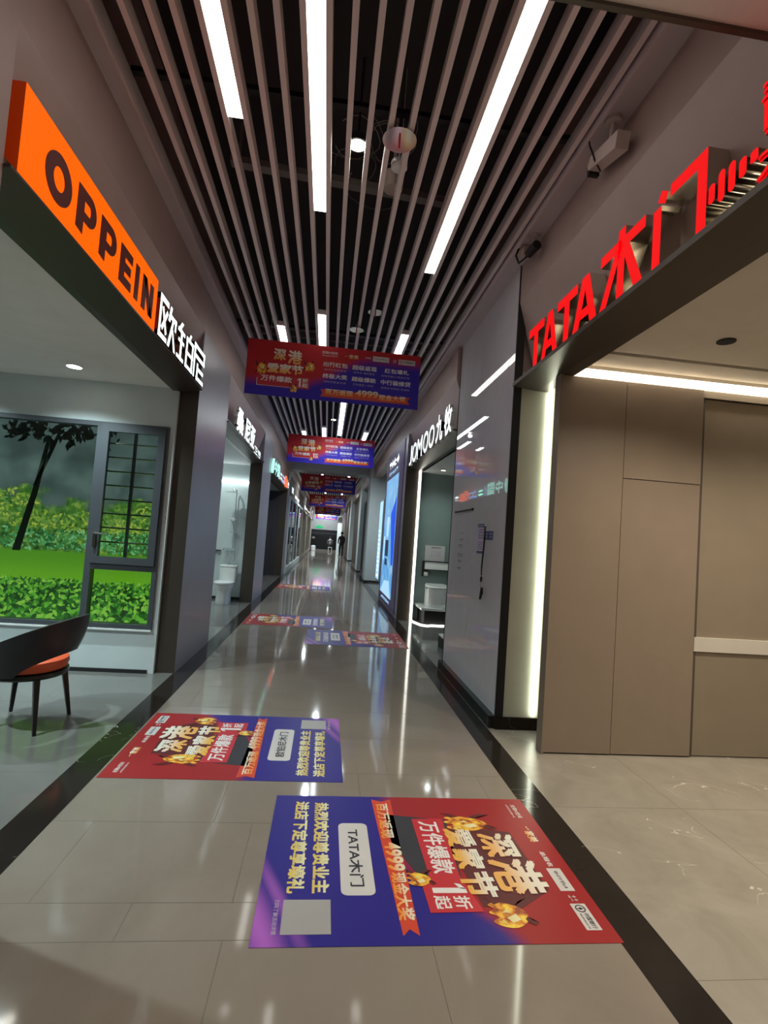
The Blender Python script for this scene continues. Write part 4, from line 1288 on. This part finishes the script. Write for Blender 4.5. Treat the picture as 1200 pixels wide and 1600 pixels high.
obj('bead', MB().tube([(-.03, .215, .03), (-.03, .20, .03), (-.03, .17, .03), (-.03, .155, .03)], [.003, .011, .011, .003], 10), 'black', t, True)
obj('clip', MB().tube([(-.03, .155, .03), (-.02, .12, .03), (.0, .10, .03)], .005, 6), 'chrome', t)
obj('blade', MB().tube([(.01, .11, .03), (.005, .06, .03), (-.03, .0, .03)], [.012, .016, .010], 8), 'black', t, True)
obj('hook', MB().tube([(0, .68, 0), (0, .68, .035), (0, .70, .035)], .004, 6), 'chrome', t)

# ------------------------------------------------------------------ lit poster on the pier and lightboxes
def poster_mat():
    m, tt, b = newmat('poster_screen')
    tc = tt.nodes.new('ShaderNodeTexCoord'); sp = tt.nodes.new('ShaderNodeSeparateXYZ')
    tt.links.new(tc.outputs['Object'], sp.inputs[0])
    n = tt.nodes.new('ShaderNodeTexNoise'); n.inputs['Scale'].default_value = 3; n.inputs['Detail'].default_value = 6
    tt.links.new(tc.outputs['Object'], n.inputs['Vector'])
    c = mixc(tt, mapr(tt, sp.outputs[1], 0.0, 2.6), (0.10, 0.42, 0.90), (0.22, 0.55, 0.95))
    c = mixc(tt, mapr(tt, n.outputs['Fac'], .45, .7), c, (0.45, 0.75, 1.0))
    tt.links.new(c, b.inputs['Emission Color']); b.inputs['Emission Strength'].default_value = .55
    b.inputs['Base Color'].default_value = (.05, .1, .2, 1)
    return m
M['screen'] = poster_mat()
M['scr_dark'] = mat('poster_dark', (.02, .03, .06), .4, 0, (.01, .03, .09), .6)
M['scr_deep'] = mat('poster_deep_blue', (.02, .05, .3), .4, 0, (.01, .09, .85), .6)
M['scr_pale'] = mat('poster_pale', (.3, .5, .7), .4, 0, (.45, .75, 1.0), .6)
t = thing('display_poster', 'tall glowing blue bathroom poster on the pier past the toilet shop', 'poster', (1.418, 12.95, .05), RR)
obj('backing', MB().box(0, 2.9, 0, 3.45, -.0, .012), 'indigo', t)
obj('screen', MB().box(.25, 2.28, .20, 2.84, .012, .02), 'screen', t)
obj('picture_shape', MB().poly([(1.45, 2.0), (2.28, 2.35), (2.28, .9), (2.0, .9), (1.75, 1.45)], .0205), 'scr_deep', t)
obj('picture_shape', MB().rect(.75, 1.05, 1.35, 1.42, .0205).poly([(.8, .85), (1.3, .85), (1.2, 1.0), (.85, 1.0)], .0205), 'scr_dark', t)
obj('picture_shape', MB().rect(.85, 1.5, 1.25, 1.95, .0205).rect(.4, .95, .7, 1.5, .0205).poly([(.3, .2), (1.0, .5), (1.9, .55), (2.2, .2)], .0205), 'scr_pale', t)
obj('lettering', strokes(.55, 3.05, 2.2, 3.30, .0205, 21, 4), 'whitelit', t)
obj('lettering', strokes(.62, 2.90, 2.1, 3.02, .0205, 22, 6), 'scr_pale', t)
obj('lettering', strokes(.6, .06, 2.1, .16, .0205, 4, 10), 'scr_pale', t)
t = thing('lightbox_column', 'thin glowing pale blue lightbox with vertical lettering before the grey column', 'lightbox', (1.46, 14.55, .35), RR)
obj('case', MB().box(0, .75, 0, 2.2, -.12, 0), 'ltgrey', t)
obj('panel', MB().box(.02, .73, .05, 2.15, 0, .01), 'scr_pale', t)
obj('lettering', strokes(.15, .1, .6, 1.4, .0105, 4, 1, 11), 'whitelit', t)

# ------------------------------------------------------------------ dark shop interior, left
t = thing('interior_door', 'dark door leaf with a long bar handle in the black shop', 'door', (-1.75, 17.85, 0))
obj('leaf', MB().box(-1.1, -.1, -.04, 0, .02, 2.5, .004), 'darkdoor', t)
obj('bar_handle', MB().tube([(-.55, -.08, 1.1), (-.25, -.08, .80)], .012, 8), 'steel', t)
t = thing('display_stand', 'dark floor stand with a pale post in the black shop doorway', 'display stand', (-2.05, 14.6, 0))
obj('base', MB().lathe([(.22, 0), (.22, .03), (.05, .05)], n=24), 'black', t, True)
obj('post', MB().box(-.03, .03, -.03, .03, .05, 2.6), 'tan', t)

# ------------------------------------------------------------------ far left shopfronts
struct('wall_left', MB().box(-1.60, -1.43, 18.9, YE, 2.78, 3.52), 'brown')
t = thing('shopfront', 'white framed glass shopfront with a printed panel, past the dark doorway', 'shopfront', (-1.42, 19.0, 0))
f = MB().box(0, .08, 0, 9.5, 0.0, .22).box(0, .07, 0, 9.5, 2.70, 2.80)
for q in (0, 1.6, 3.9, 4.4, 6.5): f.box(0, .06, q, q + .10, .22, 2.7)
obj('frame', f, 'shade_grey', t)
obj('panel', MB().box(.0, .03, 4.5, 6.5, .22, 2.7), 'white', t)
obj('lettering', strokes(4.7, 1.0, 6.3, 1.5, 0, 4, 3, 2), 'dark_ink', t, loc=(.032, 0, 0), rot=RL)
obj('poster', MB().box(-.05, -.03, .3, 2.5, 1.3, 2.6), 'bluelit', t)
obj('glass_pane', MB().box(.02, .03, .1, 9.4, .22, 2.7), 'dglass', t)
t = thing('shopfront', 'dark brown shopfront with tan uprights farther down the left wall', 'shopfront', (-1.42, 28.6, 0))
f = MB().box(0, .08, 0, 18, 0.0, .20).box(0, .08, 0, 18, 2.70, 2.80)
for q in (0, 2.0, 4.2, 6.8, 9.5, 13, 17.5): f.box(0, .10, q, q + .25, .20, 2.7)
obj('frame', f, 'tan', t)
obj('backing', MB().box(-.05, .02, 0, 18, .2, 2.7), 'brown', t)
struct('wall_left', MB().box(-1.9, -1.6, 18.9, YE, 0, 3.52), 'darkdoor')
t = thing('storefront_sign', 'small white glowing letters above the white framed shopfront', 'sign', (-1.42, 19.6, 2.86), RL)
obj('lettering', strokes(.3, .05, 1.6, .42, .0, 41, 1), 'whitelit', t)
obj('lettering', strokes(2.4, .0, 6.0, .30, .0, 42, 2), 'whitelit', t)
obj('mounting_rail', MB().box(.3, 6, .0, .02, -.02, 0), 'steel', t)
t = thing('storefront_sign', 'tiny white glowing letters above the dark brown shopfront', 'sign', (-1.42, 30, 2.86), RL)
obj('mounting_rail', MB().box(1.5, 10.5, .0, .02, -.02, 0), 'steel', t)
for i in range(4):
    obj('lettering', strokes(1.5 + 2.4 * i, .0, 3.3 + 2.4 * i, .36, .0, 50 + i, 1), 'whitelit', t)
t = thing('waste_bin', 'small white bin on the floor at the far left shopfront', 'bin', (-1.05, 46, 0))
obj('body', MB().lathe([(.16, 0), (.2, .02), (.22, .35), (.18, .38)], n=20), 'white', t, True)
obj('lid', MB().lathe([(.23, .38), (.2, .44), (.05, .48)], n=20), 'shade_grey', t, True)

# far right fittings
t = thing('glass_door', 'tall brown framed glass door between the grey piers on the right', 'door', (1.60, 18.5, 0))
f = MB()
for q in (0.1, 1.3, 2.5, 3.7): f.box(-.05, .01, q, q + .08, 0, 3.0)
f.box(-.05, .01, .1, 3.78, 2.9, 3.0).box(-.05, .01, .1, 3.78, 0, .1)
obj('frame', f, 'brown', t)
obj('glass_pane', MB().box(-.03, -.02, .15, 3.7, .1, 2.9), 'dglass', t)
t = thing('storefront_sign', 'small white lamp cluster high on the right wall past the grey column', 'sign', (1.60, 21.5, 3.05), RR)
obj('lettering', strokes(.2, .0, 1.3, .3, .0, 60, 1), 'whitelit', t)
obj('mounting_rail', MB().box(.2, 1.3, .0, .02, -.02, 0), 'steel', t)
t = thing('exit_sign', 'green glowing oval exit sign on the white end wall', 'exit sign', (-.72, 52.97, 2.22), (PI / 2, 0, 0))
obj('face', MB().lathe([(.34, 0), (.34, .03)], n=28, sx=1, sy=.42), 'exit', t)
obj('lettering', strokes(-.2, -.07, .2, .07, .031, 3, 3), 'ink', t)
t = thing('wall_notice', 'small white notice on the dark end doors', 'notice', (-1.25, 52.97, 1.1), (PI / 2, 0, 0))
obj('sheet', MB().box(-.14, .14, -.1, .1, 0, .01), 'ink', t)
t = thing('storefront_sign', 'wide white glowing sign across the far banners', 'sign', (-.95, 50.0, 3.30), (PI / 2, 0, 0))
obj('back_panel', MB().box(0, 1.8, 0, .26, -.04, 0), 'shade_grey', t)
obj('hanging_rod', MB().tube([(.3, .26, -.02), (.3, .70, -.02)], .01).tube([(1.5, .26, -.02), (1.5, .70, -.02)], .01), 'slat', t)
obj('lettering', strokes(.1, .04, .75, .22, .001, 61, 3), 'whitelit', t)
obj('lettering', strokes(1.15, .04, 1.7, .22, .001, 62, 2), 'whitelit', t)

# ------------------------------------------------------------------ people far down the corridor
def body_mesh(nodes, edges, radii):
    me = bpy.data.meshes.new('person')
    me.from_pydata(nodes, edges, [])
    o = bpy.data.objects.new('person', me); C.objects.link(o)
    sk = o.modifiers.new('skin', 'SKIN')
    for i, r_ in enumerate(radii):
        me.skin_vertices[0].data[i].radius = (r_, r_) if not isinstance(r_, tuple) else r_
    me.skin_vertices[0].data[0].use_root = True
    ss = o.modifiers.new('sub', 'SUBSURF'); ss.levels = 2
    dg = bpy.context.evaluated_depsgraph_get()
    m2 = bpy.data.meshes.new_from_object(o.evaluated_get(dg))
    bpy.data.objects.remove(o); bpy.data.meshes.remove(me)
    for p in m2.polygons: p.use_smooth = True
    return m2


def person(loc, rz, pose, label, top, bottom):
    t = thing('person', label, 'person', loc, (0, 0, rz))
    if pose == 'stand':
        P = [(0, 0, .92), (0, 0, 1.15), (0, .01, 1.38), (0, .0, 1.47), (0, .01, 1.55), (0, .02, 1.66),
             (-.19, 0, 1.38), (-.25, .02, 1.12), (-.23, .08, .88), (.19, 0, 1.38), (.25, .02, 1.12), (.22, .12, .90),
             (-.10, 0, .88), (-.11, .02, .48), (-.11, 0, .07), (-.12, .14, .03), (.10, 0, .88), (.12, .02, .48), (.12, 0, .07), (.13, .14, .03)]
    else:  # seated, bent forward
        P = [(0, 0, .50), (0, .07, .72), (0, .18, .96), (0, .25, 1.04), (0, .31, 1.10), (0, .36, 1.18),
             (-.19, .18, .95), (-.25, .28, .72), (-.15, .45, .62), (.19, .18, .95), (.25, .28, .72), (.15, .45, .62),
             (-.10, .02, .50), (-.13, .42, .50), (-.13, .40, .07), (-.13, .52, .03), (.10, .02, .50), (.13, .42, .50), (.13, .40, .07), (.13, .52, .03)]
    E = [(0, 1), (1, 2), (2, 3), (3, 4), (4, 5), (2, 6), (6, 7), (7, 8), (2, 9), (9, 10), (10, 11), (0, 12), (12, 13), (13, 14), (14, 15), (0, 16), (16, 17), (17, 18), (18, 19)]
    R_ = [(.16, .12), (.15, .11), (.15, .10), .055, (.08, .09), (.075, .085), .065, .05, .035, .065, .05, .035, .095, .07, .05, .04, .095, .07, .05, .04]
    me = body_mesh(P, E, R_)
    o = obj('body', me, [top, bottom, 'skin'], t)
    hz = P[3][2]
    for p in me.polygons:
        c = Vector((0, 0, 0))
        for i in p.vertices: c += me.vertices[i].co
        c /= len(p.vertices)
        if c.z > hz: p.material_index = 2
        elif (pose == 'stand' and c.z < .9) or (pose != 'stand' and c.z < .58): p.material_index = 1
        if pose == 'stand' and abs(c.x) > .19 and c.z < .92 and c.z > .8: p.material_index = 2
    hx, hy, hzz = P[5]
    hr = MB().lathe([(.02, .11), (.07, .09), (.095, .03), (.098, -.03), (.09, -.06)], 0, 0, n=18)
    obj('hair', hr, 'hair', t, True, loc=(hx, hy - .02, hzz - .0))
    return t
person((1.12, 37.0, 0), .5, 'stand', 'person in dark clothing standing by the right wall far down the corridor', 'person_dark', 'person_dark')
person((.45, 49.0, 0), 0.15, 'sit', 'person in a grey top sitting bent over with back to us before the end doors', 'person_grey', 'person_dark')
t = thing('stool', 'pale stool under the seated person at the corridor end', 'stool', (.45, 48.96, 0))
obj('seat', MB().box(-.18, .18, -.16, .10, .29, .33, .01), 'white', t)
for sx in (-1, 1):
    for sy in (-1, 1):
        obj('leg', MB().box(sx * .15 - .02, sx * .15 + .02, sy * .10 - .05, sy * .10 - .01, 0, .29), 'white', t)
